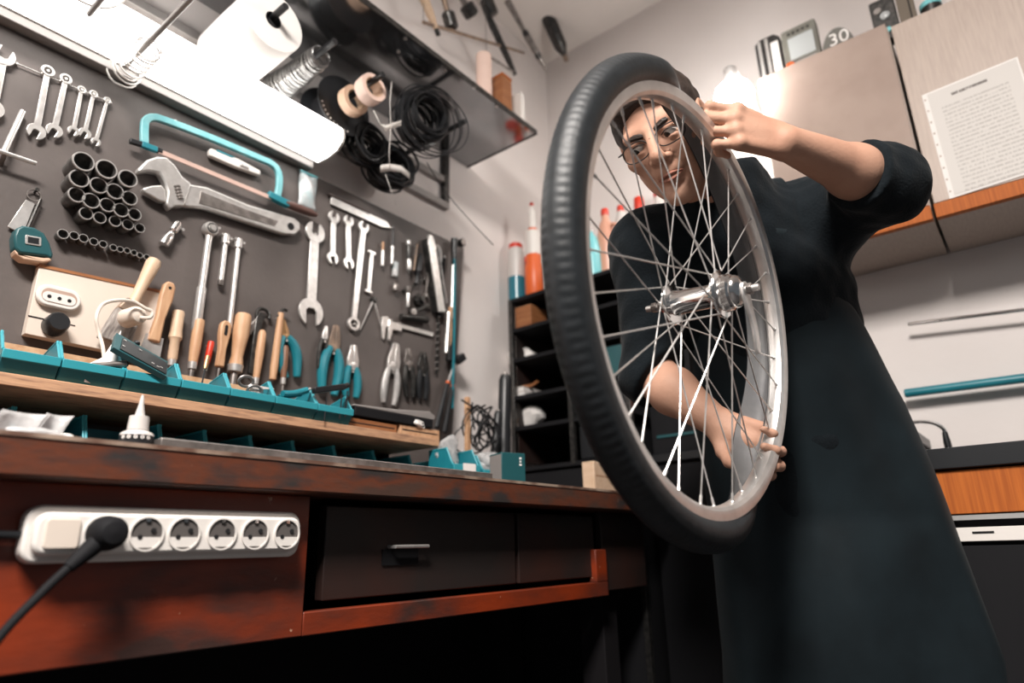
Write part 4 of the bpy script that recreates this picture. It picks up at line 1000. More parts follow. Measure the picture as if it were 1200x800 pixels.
# grey saw blade / file under the shelf
fi, L = place('flat_file', 'grey flat file lying aslant at the top edge of the tool board', 'file', (386, 235), (456, 267))
MB().prism([(-0.014, 0), (0.014, 0), (0.013, L * 0.85), (0.002, L), (-0.012, L * 0.92)], 0.004, 0.009).build('blade', 'steel', fi, bevel=0.0008)
MB().prism([(-0.017, -0.010), (-0.011, -0.012), (-0.010, L * 0.62), (-0.016, L * 0.60)], 0.003, 0.014).build('spine', mat('dark_taupe', (0.09, 0.07, 0.065), 0.5), fi, bevel=0.002)
# compass dividers and caliper
dv = thing('dividers', 'steel dividers with open legs below the long wrench', 'dividers', onY(436, 352, YB))
dl_ = dv.location
MB().lathe([(0.0095, -0.002), (0.0095, 0.012), (0.006, 0.014), (0.006, 0.016)], (0, 0, 0), (0, -1, 0), 20).build('hinge', 'dsteel', dv)
for bx in ((422, 386), (448, 386)):
    MB().tube([Vector((0, -0.007, 0)), onY(bx[0], bx[1], YB - 0.007) - dl_], [0.004, 0.0016], 8).build('leg', 'steel', dv)
vc = thing('vernier_caliper', 'steel vernier caliper on the lower right of the tool board', 'caliper', onY(470, 385, YB))
vl = vc.location
plate_px([(448, 371), (454, 371), (456, 376), (508, 390), (507, 394.5), (480, 387), (455, 381), (451.5, 384), (450, 398), (447.5, 396), (447, 380)], 0.007, 0.005, vl).build('beam', 'steel', vc, bevel=0.0006)
plate_px([(456, 374), (459, 374), (459, 377), (470, 380), (470, 388), (460, 386), (457, 399), (454, 398), (455, 386)], 0.010, 0.005, vl).build('slider', 'steel', vc, bevel=0.0006)
MB().lathe([(0.003, -0.014), (0.003, 0)], onY(466, 379, YB) - vl, (0, 1, 0), 10).build('lock_screw', 'gsteel', vc)
# pliers -------------------------------------------------------------
def pliers(name, label, A, B, jaw, grip_m, jaw_m='gsteel', spread=0.02, jaww=0.011, rgrip=0.0065, curve=0.006, group=None, metal_frac=0.0):
    """A: jaw tip, B: end of the handles"""
    o, L = place(name, label, 'pliers', A, B, group); z = 0.012; yp = L * jaw; jaww *= 1.45; rgrip *= 1.5; spread *= 1.2
    for q in (-1, 1):
        j = MB(); j.prism([(q * 0.0006, 0), (q * jaww * 0.45, 0.002), (q * jaww, yp * 0.72), (q * jaww * 0.95, yp * 1.05), (q * jaww * 0.5, yp * 1.15), (q * 0.0008, yp * 0.8)], z - 0.004, z + 0.004)
        j.build('jaw', jaw_m, o, bevel=0.001)
        g = [Vector((q * jaww * 0.55, yp * 1.02, z)), Vector((q * (spread * 0.55 + curve), L * (jaw + 0.18), z)), Vector((q * (spread * 0.6 + curve * 1.2), L * (jaw + 0.4), z)), Vector((q * spread * 0.62, L, z))]
        h = MB().tube(smooth_path(g, 6), [rgrip * (0.75 + 0.35 * math.sin(math.pi * min(1, i / 18))) for i in range(19)], 10).build('handle', grip_m, o)
    MB().lathe([(jaww * 0.62, z - 0.006), (jaww * 0.62, z + 0.005), (jaww * 0.35, z + 0.0062)], (0, yp, 0), (0, 0, 1), 16).build('pivot', jaw_m, o)
    nail(o, 0, yp * 1.25, 0.0018, z + 0.004)
    return o
pliers('pliers', 'slim black-handled pliers left of the teal combination pliers', (379, 383), (372, 433), 0.3, 'dsteel', 'steel', 0.010, 0.006, 0.0035, 0.003)
pliers('pliers', 'teal-handled combination pliers on the tool board', (391, 382), (381, 462), 0.34, 'teal', 'rust', 0.026, 0.0125, 0.0085, 0.006)
o = pliers('wire_cutters', 'teal-handled cutters with bright jaws right of the combination pliers', (411, 405), (408, 466), 0.42, 'teal', 'steel', 0.022, 0.013, 0.0072, 0.004)
pliers('water_pump_pliers', 'bright steel water pump pliers hanging above the grey tray', (461, 403), (452, 474), 0.40, 'steel', 'steel', 0.026, 0.016, 0.0065, 0.004)
pliers('water_pump_pliers', 'dark water pump pliers right of the bright pair', (475, 409), (477, 466), 0.35, 'dsteel', 'gsteel', 0.016, 0.013, 0.006, 0.004)
pliers('water_pump_pliers', 'black pliers nearest to the board\'s lower right edge', (493, 413), (492, 468), 0.40, 'black', 'dsteel', 0.016, 0.016, 0.006, 0.004)
# lower row of handles ------------------------------------------------
def handled(name, label, cat, A, B, prof, m, steel=None, group=None, z=0.018, extra=None):
    """turned handle from A (free end) towards B; steel = (length, radius) of a shank continuing past B"""
    o, L = place(name, label, cat, A, B, group)
    MB().turned((0, 0, z), (0, L, z), prof).build('handle', m, o)
    if steel:
        MB().turned((0, L - 0.004, z), (0, L + 0.012, z), [(0, prof[-1][1] * 1.05), (1, prof[-1][1] * 0.95)]).build('ferrule', 'steel', o)
        MB().cyl((0, L + 0.008, z), (0, L + steel[0], z), steel[1]).build('shank', 'gsteel', o)
    nail(o, 0.0, L * 0.12, 0.0022, z)
    return o, L
tr, L = place('paint_brush', 'broad brush with a pale wooden handle leaning over the socket panel', 'brush', (170, 311), (121, 408))
MB().turned((0, 0, 0.05), (0, L * 0.55, 0.045), [(0, 0.006), (0.03, 0.013), (0.12, 0.0155), (0.45, 0.0125), (0.8, 0.010), (1, 0.012)]).build('handle', 'palewood', tr)
MB().prism([(-0.016, L * 0.52), (0.016, L * 0.52), (0.024, L * 0.66), (-0.024, L * 0.66)], 0.032, 0.056).build('ferrule', 'rust', tr, bevel=0.003)
MB().prism([(-0.024, L * 0.655), (0.024, L * 0.655), (0.030, L), (-0.030, L * 0.98)], 0.034, 0.054).build('bristles', mat('grey_bristles', (0.16, 0.14, 0.13), 0.9, c2=(0.42, 0.38, 0.35), scale=30, stretch=(5, 1, 5)), tr, bevel=0.003)
o, L = place('wooden_scraper', 'scraper with a flat wooden handle that has a hanging hole', 'scraper', (190, 336), (170, 405))
MB().prism([(-0.012, 0.01), (-0.006, 0.001), (0.006, 0.001), (0.013, 0.01), (0.014, 0.04), (0.010, L * 0.6), (0.013, L), (-0.012, L), (-0.009, L * 0.6), (-0.014, 0.04)], 0.03, 0.046).build('handle', 'handlewood', o, bevel=0.004)
MB().lathe([(0.0035, 0.0455), (0.0035, 0.0465)], (0, 0.016, 0), (0, 0, 1), 12).build('hole', 'hole', o)
MB().prism([(-0.018, L * 0.9), (0.018, L * 0.9), (0.022, L + 0.04), (-0.022, L + 0.04)], 0.036, 0.039).build('blade', 'steel', o)
handled('chisel', 'chisel with a pale square-shouldered wooden handle', 'chisel', (205, 367), (197, 424), [(0, 0.0115), (0.04, 0.0125), (0.42, 0.0125), (0.55, 0.0145), (0.62, 0.010), (0.95, 0.0105), (1, 0.009)], 'palewood', (0.05, 0.006))
handled('file', 'file with a plain wooden handle and white ferrule below the ratchet', 'file', (229, 377), (221, 428), [(0, 0.0115), (0.05, 0.0125), (0.6, 0.012), (1, 0.0095)], 'handlewood', (0.05, 0.006))
handled('screwdriver', 'small screwdriver with a red translucent handle', 'screwdriver', (243, 402), (237, 430), [(0, 0.006), (0.08, 0.0075), (0.8, 0.0065), (1, 0.004)], 'red', (0.05, 0.0018))
o, L = place('awl', 'awl with a looped wooden handle between the screwdriver and the fat handle', 'awl', (259, 378), (251, 432))
MB().prism([(-0.006, 0.002), (0.006, 0.002), (0.0125, 0.012), (0.013, 0.034), (0.008, L * 0.62), (0.009, L), (-0.009, L), (-0.008, L * 0.62), (-0.013, 0.034), (-0.0125, 0.012)], 0.014, 0.030).build('handle', 'handlewood', o, bevel=0.003)
MB().prism(rrect(0.0038, 0.013, 0.0037), 0.0295, 0.0308, Matrix.Translation((0, 0.026, 0))).build('slot', 'hole', o)
MB().cyl((0, L - 0.002, 0.022), (0, L + 0.045, 0.022), 0.003).build('spike', 'gsteel', o)
nail(o, 0, 0.018, 0.0018, 0.024)
handled('wood_chisel', 'chisel with a fat dark-banded wooden handle', 'chisel', (280, 371), (270, 432), [(0, 0.016), (0.04, 0.0185), (0.30, 0.019), (0.34, 0.0185), (0.38, 0.019), (0.62, 0.0155), (0.80, 0.013), (1, 0.017)], 'handlewood', (0.05, 0.008), z=0.022)
# strap wrench behind the handles
sw_, L = place('strap_wrench', 'black curved-jaw wrench with a round head behind the wooden handles', 'wrench', (305, 363), (292, 440))
MB().tube([(0.018 * math.cos(R(a)) - 0.003, 0.018 - 0.018 * math.sin(R(a)), 0.012) for a in range(-70, 200, 15)], 0.0048, 8).build('hook_jaw', 'dsteel', sw_)
MB().prism([(-0.010, 0.016), (0.008, 0.012), (0.016, 0.03), (0.012, L), (-0.002, L), (-0.004, 0.04)], 0.008, 0.017).build('handle', 'dsteel', sw_, bevel=0.002)
MB().prism([(0.008, 0.018), (0.026, 0.05), (0.030, 0.075), (0.022, 0.078), (0.010, 0.05)], 0.009, 0.016).build('lever', 'gsteel', sw_, bevel=0.002)
handled('round_file', 'file with a narrow wooden handle right of the fat one', 'file', (303, 389), (295, 446), [(0, 0.006), (0.06, 0.0095), (0.45, 0.0105), (1, 0.0075)], 'handlewood', (0.04, 0.004))
# hammer with a wooden shaft
hm, L = place('small_hammer', 'small hammer with a slim pale wooden shaft', 'hammer', (324, 369), (314, 446))
MB().turned((0, 0.0, 0.02), (0, L, 0.02), [(0, 0.0075), (0.3, 0.0085), (0.8, 0.010), (1, 0.008)]).build('shaft', 'handlewood', hm)
MB().tube(smooth_path([(0.006, 0.012, 0.02), (0.0, -0.004, 0.02), (-0.006, -0.012, 0.02), (-0.016, -0.012, 0.02)], 5), 0.004, 8).build('claw', 'dsteel', hm)
nail(hm, 0.0, 0.01, 0.002, 0.014)
pliers('pliers', 'teal-handled pliers hanging right of the small hammer', (328, 375), (338, 443), 0.3, 'teal', 'copper', 0.022, 0.008, 0.0078, 0.008)
handled('round_file', 'short dark wooden-handled file in front of the teal pliers', 'file', (330, 407), (327, 446), [(0, 0.006), (0.1, 0.0085), (0.6, 0.009), (1, 0.0065)], mat('dark_handle_wood', (0.19, 0.09, 0.05), 0.5), (0.03, 0.003))
# right-hand group of bicycle tools -----------------------------------
def stick(name, label, cat, A, B, parts, z=0.012, group=None):
    """turned tool made of consecutive parts: (name, t0, t1, r0, r1, material)"""
    o, L = place(name, label, cat, A, B, group)
    for nm, t0, t1, r0, r1, m in parts: MB().turned((0, t0 * L, z), (0, t1 * L, z), [(0, r0 * 0.9), (0.06, r0), (0.94, r1), (1, r1 * 0.9)]).build(nm, m, o)
    nail(o, 0, L * 0.06, 0.0016, z); return o
stick('nut_driver', 'short nut driver with a brown grip right of the I-shaped wrench', 'nut driver', (446, 285), (445, 313), [('grip', 0, 0.35, 0.004, 0.004, 'handlewood'), ('shaft', 0.35, 1, 0.005, 0.0055, 'steel')])
stick('screwdriver', 'thin dark screwdriver with a pointed black grip', 'screwdriver', (458, 265), (456, 311), [('grip', 0, 0.55, 0.002, 0.0048, 'black'), ('collar', 0.55, 0.62, 0.006, 0.006, 'steel'), ('shaft', 0.62, 1, 0.0042, 0.0046, 'steel')])
o = stick('folding_ruler', 'light blue-grey folding tool above the dark cluster', 'tool', (462, 312), (460, 341), [('end_knob', 0.75, 1.05, 0.009, 0.009, 'gsteel')])
MB().box((0.003, 0.014, 0.009), (0.015, 0.050, 0.012)).build('body', 'bag', o, bevel=0.002)
stick('chain_tool', 'dark chain tool with a bright knurled head', 'chain tool', (475, 283), (476, 320), [('head', 0, 0.18, 0.0075, 0.0075, 'steel'), ('body', 0.16, 0.62, 0.0085, 0.0075, 'dsteel'), ('collar', 0.6, 0.95, 0.008, 0.008, 'steel'), ('tip', 0.95, 1.08, 0.003, 0.002, 'dsteel')], 0.014)
stick('tyre_lever', 'slim brown lever leaning right of the chain tool', 'lever', (486, 287), (482, 318), [('bar', 0, 1, 0.0035, 0.003, 'rust')])
stick('crank_puller', 'crank puller with a dark wing and bright spindle', 'crank puller', (474, 338), (474, 361), [('cap', 0, 0.3, 0.010, 0.009, 'gsteel'), ('spindle', 0.3, 1, 0.0065, 0.006, 'steel')], 0.016)
o, L = place('pedal_wrench', 'dark angled wrench pointing right behind the crank puller', 'wrench', (470, 342), (494, 328)); MB().prism([(-0.005, 0), (0.006, 0), (0.004, L), (-0.005, L)], 0.004, 0.010).build('bar', 'dsteel', o, bevel=0.001); MB().ball((0, L, 0.008), 0.007, 10).build('knob', 'dsteel', o); nail(o, 0, L * 0.5, 0.0015, 0.006)
o, L = place('cone_wrench', 'small ring-headed cone wrench in the dark cluster above the caliper', 'wrench', (479, 367), (496, 360)); mb = MB(); ring_head(mb, (0, 0.008), 0.009, 0.005, 0.012, 0.018); mb.build('ring', 'steel', o); MB().prism([(-0.006, 0.014), (0.006, 0.014), (0.007, L + 0.02), (-0.009, L + 0.02)], 0.004, 0.014).build('bar', 'dsteel', o, bevel=0.002)
stick('bottom_bracket_tool', 'thick black cylindrical tool left of the caliper beam end', 'tool', (466, 372), (497, 376), [('body', 0, 1, 0.010, 0.012, 'dsteel')], 0.014)
o, L = place('spatula_blade', 'broad pale steel blade standing at the right end of the board', 'blade', (497, 279), (510, 368))
MB().prism([(-0.006, 0), (0.006, -0.002), (0.015, 0.02), (0.0165, L), (-0.0165, L), (-0.014, 0.018)], 0.020, 0.032).build('blade', 'steel', o, bevel=0.001)
MB().prism([(0.015, 0.01), (0.019, 0.02), (0.021, L), (0.0165, L)], 0.004, 0.030).build('edge', 'dsteel', o, bevel=0.001); nail(o, 0, 0.01, 0.002, 0.034)
combi('combination_wrench', 'small combination wrench half hidden beside the broad blade', (496, 349), (500, 320), 0.0075, 0.007, 0.005, None, 'gsteel')
o, L = place('curved_lever', 'curved bright lever with a hooked head right of the broad blade', 'lever', (508, 290), (520, 356)); MB().tube(smooth_path([(0.012, 0.012, 0.014), (0.004, 0.0, 0.014), (-0.008, 0.006, 0.014), (-0.010, 0.03, 0.014), (-0.004, 0.07, 0.014), (0.0, L, 0.014)], 6), [0.005] * 8 + [0.007] * 15 + [0.003] * 8, 8).build('bar', 'steel', o); nail(o, 0.0, 0.004, 0.0018, 0.014)
o, L = place('freewheel_remover', 'black toothed freewheel tool behind the foot of the broad blade', 'tool', (486, 344), (489, 362))
MB().lathe([(0.017, 0.004), (0.018, 0.010), (0.018, 0.020), (0.010, 0.024), (0.010, 0.034)], (0, L * 0.5, 0), (0, 0, 1), 18).build('body', 'dsteel', o)
for k in range(8): MB().box((0.0185 * math.cos(R(45 * k)), L * 0.5 + 0.0185 * math.sin(R(45 * k)), 0.015), (0.005, 0.005, 0.010), Matrix.Rotation(R(45 * k), 3, 'Z')).build('tooth', 'dsteel', o)
o, L = place('black_grip_tool', 'stubby black gripped tool between the chain tool and the broad blade', 'tool', (489, 300), (484, 334))
MB().turned((0, 0, 0.016), (0, L, 0.016), [(0, 0.007), (0.1, 0.010), (0.6, 0.011), (0.65, 0.007), (1, 0.006)]).build('grip', 'black', o); nail(o, 0, 0.006, 0.0018, 0.016)
o, L = place('black_strap', 'black rubber strap hanging beside the curved lever', 'strap', (518, 300), (514, 372))
MB().prism([(-0.007, 0), (0.007, 0), (0.009, L), (-0.009, L)], 0.002, 0.010).build('strap', 'matblack', o, bevel=0.001); nail(o, 0, 0.006, 0.002, 0.012)
# floor pump standing behind, gauge and hose
o, L = place('air_pump', 'black hand pump with a round gauge at the board\'s right edge', 'pump', (525, 283), (522, 480))
MB().turned((0, 0.0, 0.03), (0, 0.10, 0.03), [(0, 0.012), (0.5, 0.011), (1, 0.008)]).build('head', 'black', o)
MB().turned((0.004, 0.10, 0.03), (0.008, L * 0.55, 0.03), [(0, 0.0065), (1, 0.0065)]).build('tube', 'steel', o)
MB().turned((0.01, L * 0.5, 0.026), (0.014, L * 0.74, 0.026), [(0, 0.012), (1, 0.012)]).build('barrel', 'black', o)
MB().lathe([(0.013, 0.0), (0.0145, 0.002), (0.0145, 0.018), (0.012, 0.020)], (-0.028, 0.006, 0.028), (0, 0, 1), 24).build('gauge', 'dsteel', o)
MB().lathe([(0.011, 0.0205), (0.001, 0.0207)], (-0.028, 0.006, 0.028), (0, 0, 1), 24, cap=False).build('gauge_face', 'gsteel', o)
MB().cyl((0, 0.006, 0.034), (-0.02, 0.006, 0.036), 0.006).build('gauge_stem', 'black', o)
MB().tube(smooth_path([(0.004, 0.08, 0.036), (0.012, 0.14, 0.045), (0.012, 0.25, 0.045), (0.006, 0.36, 0.04), (0.0, L, 0.03)], 6), 0.0045, 8).build('hose', 'teal', o)
o, L = place('bicycle_chain', 'black bicycle chain hanging at the right end of the tool board', 'chain', (511, 372), (509, 440))
for k in range(9):
    MB().prism(rrect(0.0055, 0.0075, 0.0045), 0.006 + 0.003 * (k % 2), 0.010 + 0.003 * (k % 2), Matrix.Translation((0, L * (k + 0.5) / 9, 0))).build('link', 'dsteel', o)
    MB().lathe([(0.002, 0.004), (0.002, 0.015)], (0, L * (k + 0.05) / 9, 0), (0, 0, 1), 8).build('pin', 'steel', o)
# claw hammer hanging off the edge of the board
hm2 = thing('claw_hammer', 'hammer with a black head and wooden shaft beside the white wall', 'hammer', onY(531, 420, YB - 0.03))
hl = hm2.location; q = lambda x, y, o=0.03: onY(x, y, YB - o) - hl
MB().turned(q(528, 360), q(527, 414), [(0, 0.007), (0.5, 0.008), (1, 0.007)]).build('shaft', 'handlewood', hm2)
MB().turned(q(526, 366, 0.045), q(523, 413, 0.045), [(0, 0.006), (1, 0.0075)]).build('steel_grip', 'steel', hm2)
MB().prism([(-0.012, -0.018), (0.012, -0.018), (0.012, 0.018), (-0.012, 0.018)], -0.02, 0.02, fr3(q(537, 421), (0.6, 0, -0.8), (0, -1, 0), (-0.8, 0, -0.6))).build('head', 'black', hm2, bevel=0.002)
# long-handled cutters leaning below the pump
o, L = place('bolt_cutters', 'long black-gripped cutters with orange bands below the chain', 'cutters', (526, 424), (508, 505))
for q_, gx in ((-1, -0.012), (1, 0.012)):
    MB().tube([(0, 0.0, 0.03), (gx, L * 0.35, 0.03)], 0.0035, 8).build('arm', 'steel', o)
    g = MB().tube([(gx, L * 0.35, 0.03), (gx * 1.5, L, 0.03)], [0.006, 0.0085], 10).build('grip', 'black', o)
    MB().tube([(gx, L * 0.345, 0.03), (gx * 1.02, L * 0.375, 0.03)], 0.0068, 10).build('band', 'orange', g)
MB().lathe([(0.010, 0.02), (0.010, 0.04)], (0, 0.002, 0), (0, 0, 1), 14).build('pivot', 'dsteel', o)
# ---- wall outlet panel
op = thing('outlet_board', 'beige wooden panel with an oval triple socket and a black knob', 'outlet', onY(120, 360, YB))
ol = op.location
plate_px([(44, 312), (196, 345), (180, 424), (27, 392)], 0.012, 0.022, ol).build('panel', 'cream', op, bevel=0.001)
plate_px([(44, 311), (197, 344), (197, 347), (44, 314.5)], 0.013, 0.024, ol).build('top_edge', 'brownwood', op)
plate_px([(33, 369), (88, 381), (88, 382), (33, 370.5)], 0.0235, 0.001, ol).build('joint', 'hole', op)
fo = fr3(onY(67, 350, YB - 0.023) - ol, (0.988, 0, -0.02), (0.02, 0, 0.988), (0, -1, 0))
fo = fr3(onY(67, 350, YB - 0.023) - ol, (1, 0, 0), (0, 0, 1), (0, -1, 0))
ov = MB().prism(rrect(0.038, 0.0215, 0.021, 8), 0, 0.012, fo).build('oval_socket', 'white', op, bevel=0.003)
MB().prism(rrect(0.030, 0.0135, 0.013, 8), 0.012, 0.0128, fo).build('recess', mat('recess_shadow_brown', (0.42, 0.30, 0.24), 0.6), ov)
MB().prism(rrect(0.028, 0.0095, 0.0093, 8), 0.0128, 0.0133, fo @ Matrix.Translation((0, -0.003, 0))).build('insert', 'white', ov)
for dx in (-0.017, 0.0, 0.017): MB().lathe([(0.0036, 0.0133), (0.0036, 0.0139)], fo @ Vector((dx, -0.003, 0)), (0, -1, 0), 12).build('pin_hole', 'hole', ov)
kb = onY(62, 383, YB - 0.023) - ol
MB().lathe([(0.020, 0), (0.021, 0.004), (0.0195, 0.03), (0.017, 0.034)], kb, (0, -1, 0.12), 24).build('knob', 'black', op)
# ================================================================== things hanging above the lamp
def ring_pts(c, ax, r, n=40, a0=0, a1=360, sq=1.0, wob=0.0, rnd=None):
    q = Vector(ax).to_track_quat('Z', 'Y'); rnd = rnd or random
    ph = rnd.random() * 6
    return [Vector(c) + q @ Vector((r * (1 + wob * math.sin(2 * t + ph)) * math.cos(t), sq * r * (1 + wob * math.cos(3 * t + ph)) * math.sin(t), wob * r * math.sin(t + ph))) for t in [R(a0 + (a1 - a0) * i / n) for i in range(n if a1 - a0 == 360 else n + 1)]]
# paper roll
c = PEGS['roll']; rr = 0.079
pr = thing('paper_roll', 'large white paper towel roll on a black peg', 'paper roll', Vector((c.x, 1.325, c.z - 0.010)))
MB().ringlathe([(rr, -0.105), (rr + 0.001, 0), (rr, 0.105), (0.020, 0.105), (0.020, -0.105)], (0, 0, 0), (0, 1, 0), 48).build('paper', 'paper', pr)
MB().ringlathe([(0.0205, -0.106), (0.0205, 0.106), (0.0185, 0.106), (0.0185, -0.106)], (0, 0, 0), (0, 1, 0), 24).build('core', 'black', pr)
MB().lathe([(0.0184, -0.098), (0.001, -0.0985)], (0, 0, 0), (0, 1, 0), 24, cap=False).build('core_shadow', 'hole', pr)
# coils of wire wound on pegs
def wound(name, label, pegname, y0, y1, r0, r1, turns, rw, m, seed, drop=0.0, jit=0.004):
    rnd = random.Random(seed); c = PEGS[pegname]; pts = []
    o = thing(name, label, 'wire coil', Vector((c.x, y0, c.z - drop)))
    n = turns * 16
    for i in range(n):
        t = i / n; a = 2 * math.pi * turns * t
        if i % 5 == 0: j = (rnd.uniform(-jit, jit), rnd.uniform(-jit, jit), rnd.uniform(-jit, jit) * 1.6)
        r = (r0 + (r1 - r0) * t) + 0.35 * j[0]
        pts.append(Vector((r * math.cos(a) + j[1] * 0.4, (y1 - y0) * (t + 0.012 * math.sin(a * 0.37)) + j[2] * 0.5, r * math.sin(a))))
    MB().tube(pts, rw, 5).build('wire', m, o)
    return o
o = wound('wire_coil', 'silver wire wound thickly round the peg beside the paper roll', 'wire', 1.225, 1.44, 0.026, 0.040, 46, 0.0016, 'silverwire', 3, 0.014)
c = PEGS['wire']; 
tail = [Vector((0.03, 0.19, -0.03)), Vector((0.01, 0.16, -0.07)), Vector((-0.01, 0.17, -0.085)), Vector((0.015, 0.18, -0.075)), Vector((0.03, 0.17, -0.09))]
MB().tube(smooth_path(tail, 6), 0.0014, 5).build('loose_end', 'silverwire', o)
wound('cable_coil', 'thin white cable looped round the grey rod at the upper left', 'white', 1.30, 1.43, 0.024, 0.033, 9, 0.0022, 'whitewire', 5, 0.018)
c = PEGS['left']; o = thing('cable_coil', 'larger coil of white cable at the top left edge of the photo', 'cable coil', onY(100, -22, 1.33))
rnd = random.Random(8)
for k in range(9): MB().tube(ring_pts((rnd.uniform(-.006, .006), 0.012 * k - 0.04, rnd.uniform(-.008, .008)), (0.1, 1, 0.1), 0.062 + rnd.uniform(-.008, .006), 40, wob=0.04, rnd=rnd), 0.0028, 6, closed=True).build('loop', 'whitewire', o)
# black reel with tape rolls
c = PEGS['reel']; rl = thing('cable_reel', 'black plastic cable reel behind the tape rolls', 'reel', Vector((c.x, 1.34, c.z - 0.02)))
for y in (-0.005, 0.075):
    MB().ringlathe([(0.088, y - 0.002), (0.089, y), (0.088, y + 0.002), (0.018, y + 0.002), (0.018, y - 0.002)], (0, 0, 0), (0, 1, 0), 48).build('flange', 'black', rl)
MB().ringlathe([(0.036, -0.004), (0.036, 0.074), (0.018, 0.074), (0.018, -0.004)], (0, 0, 0), (0, 1, 0), 32).build('drum', 'matblack', rl)
MB().ringlathe([(0.058, 0.0), (0.060, 0.03), (0.058, 0.07), (0.037, 0.07), (0.037, 0.0)], (0, 0, 0), (0, 1, 0), 40).build('cable', 'matblack', rl)
for k in range(10):
    a = R(200 + 9 * k); MB().lathe([(0.0028, 0), (0.0028, 0.0006)], (0.078 * math.cos(a), -0.0072, 0.078 * math.sin(a)), (0, -1, 0), 8).build('dot', 'white', rl)
t1 = thing('tape_roll', 'roll of tan tape lying against the black reel', 'tape', Vector((c.x, 1.295, c.z - 0.024)), 'tape rolls on the peg')
MB().ringlathe([(0.042, -0.014), (0.042, 0.014), (0.030, 0.014), (0.030, -0.014)], (0, 0, 0), (0, 1, 0), 36).build('tape', 'tan', t1)
MB().ringlathe([(0.0305, -0.0142), (0.0305, 0.0142), (0.028, 0.0142), (0.028, -0.0142)], (0, 0, 0), (0, 1, 0), 36).build('core', 'palewood', t1)
t2 = thing('tape_roll', 'roll of pale pink tape nearest the end of its peg', 'tape', Vector((c.x + 0.003, 1.225, c.z - 0.020)), 'tape rolls on the peg')
MB().ringlathe([(0.040, -0.018), (0.041, -0.003), (0.040, 0.018), (0.029, 0.018), (0.029, -0.018)], (0, 0, 0), (0.05, 1, 0), 36).build('tape', 'pink', t2)
MB().ringlathe([(0.0295, -0.0185), (0.0295, 0.0185), (0.0265, 0.0185), (0.0265, -0.0185)], (0, 0, 0), (0.05, 1, 0), 36).build('core', 'tan', t2)
# black cable coils
def cable_bundle(name, label, centre, ax, r, n, rw, spread, seed, m='black', jr=0.012):
    rnd = random.Random(seed); o = thing(name, label, 'cable coil', centre); a = Vector(ax).normalized()
    for k in range(n):
        off = a * (spread * (k / max(1, n - 1) - 0.5)) + Vector((rnd.uniform(-1, 1), 0, rnd.uniform(-1, 1))) * jr * 0.6
        MB().tube(ring_pts(off, a + Vector((rnd.uniform(-.14, .14), 0, rnd.uniform(-.14, .14))), r + rnd.uniform(-jr, jr), 44, wob=0.035, rnd=rnd), rw, 6, closed=True).build('loop', m, o)
    return o
c1 = onY(494, 140, 1.26); b1 = cable_bundle('cable_coil', 'thick bundle of black cable hanging from the last peg', c1, (0.15, 1, 0.1), 0.066, 30, 0.0034, 0.10, 21, jr=0.013)
c2 = onY(505, 142, 1.185); b2 = cable_bundle('cable_coil', 'loose thin black cable loops in front of the thick bundle', c2, (0.25, 1, 0.1), 0.094, 6, 0.0018, 0.05, 22, jr=0.014)
c3 = onY(456, 196, 1.38); b3 = cable_bundle('cable_coil', 'tight black cable coil hanging low under the tape rolls', c3, (0.1, 1, -0.1), 0.056, 34, 0.0036, 0.09, 23, jr=0.022)
c4 = onY(430, 172, 1.36); b4 = cable_bundle('cable_coil', 'small black coil half hidden behind the cable reel', c4, (0.1, 1, 0), 0.05, 20, 0.0034, 0.06, 24, jr=0.012)
# zip ties and loose wire end (parts of the coils)
def ribbon(pts, w, par, name, m, out=Vector((0.7, -0.7, 0))):
    P = [Vector(p) for p in pts]; vs = []
    for i, p in enumerate(P):
        d_ = (P[min(i + 1, len(P) - 1)] - P[max(i - 1, 0)]).normalized(); s_ = d_.cross(out).normalized() * w / 2; vs += [p - s_, p + s_]
    return MB().add(vs, [(2 * i, 2 * i + 1, 2 * i + 3, 2 * i + 2) for i in range(len(P) - 1)]).build(name, m, par, solid=0.0012)
L1 = lambda x, y, Y, c: onY(x, y, Y) - Vector(c)
ribbon([L1(459, 98, 1.18, c1), L1(457, 120, 1.175, c1), L1(458, 150, 1.175, c1), L1(456, 180, 1.19, c1), L1(457, 200, 1.20, c1)], 0.016, b1, 'zip_tie', 'white')
ribbon([L1(438, 130, 1.19, c1), L1(446, 146, 1.185, c1), L1(452, 150, 1.18, c1), L1(470, 144, 1.18, c1)], 0.014, b1, 'zip_tie', 'white')
ribbon([L1(446, 198, 1.29, c3), L1(456, 196, 1.285, c3), L1(470, 198, 1.285, c3), L1(480, 206, 1.29, c3)], 0.020, b3, 'zip_tie', 'white')
ribbon([L1(452, 205, 1.29, c3), L1(458, 222, 1.285, c3), L1(464, 240, 1.29, c3)], 0.016, b3, 'zip_tie', 'white')
MB().tube(smooth_path([L1(500, 190, 1.22, c2), L1(520, 222, 1.22, c2), L1(548, 255, 1.22, c2), L1(578, 287, 1.22, c2)], 5), 0.0014, 6).build('loose_end', 'black', b2)
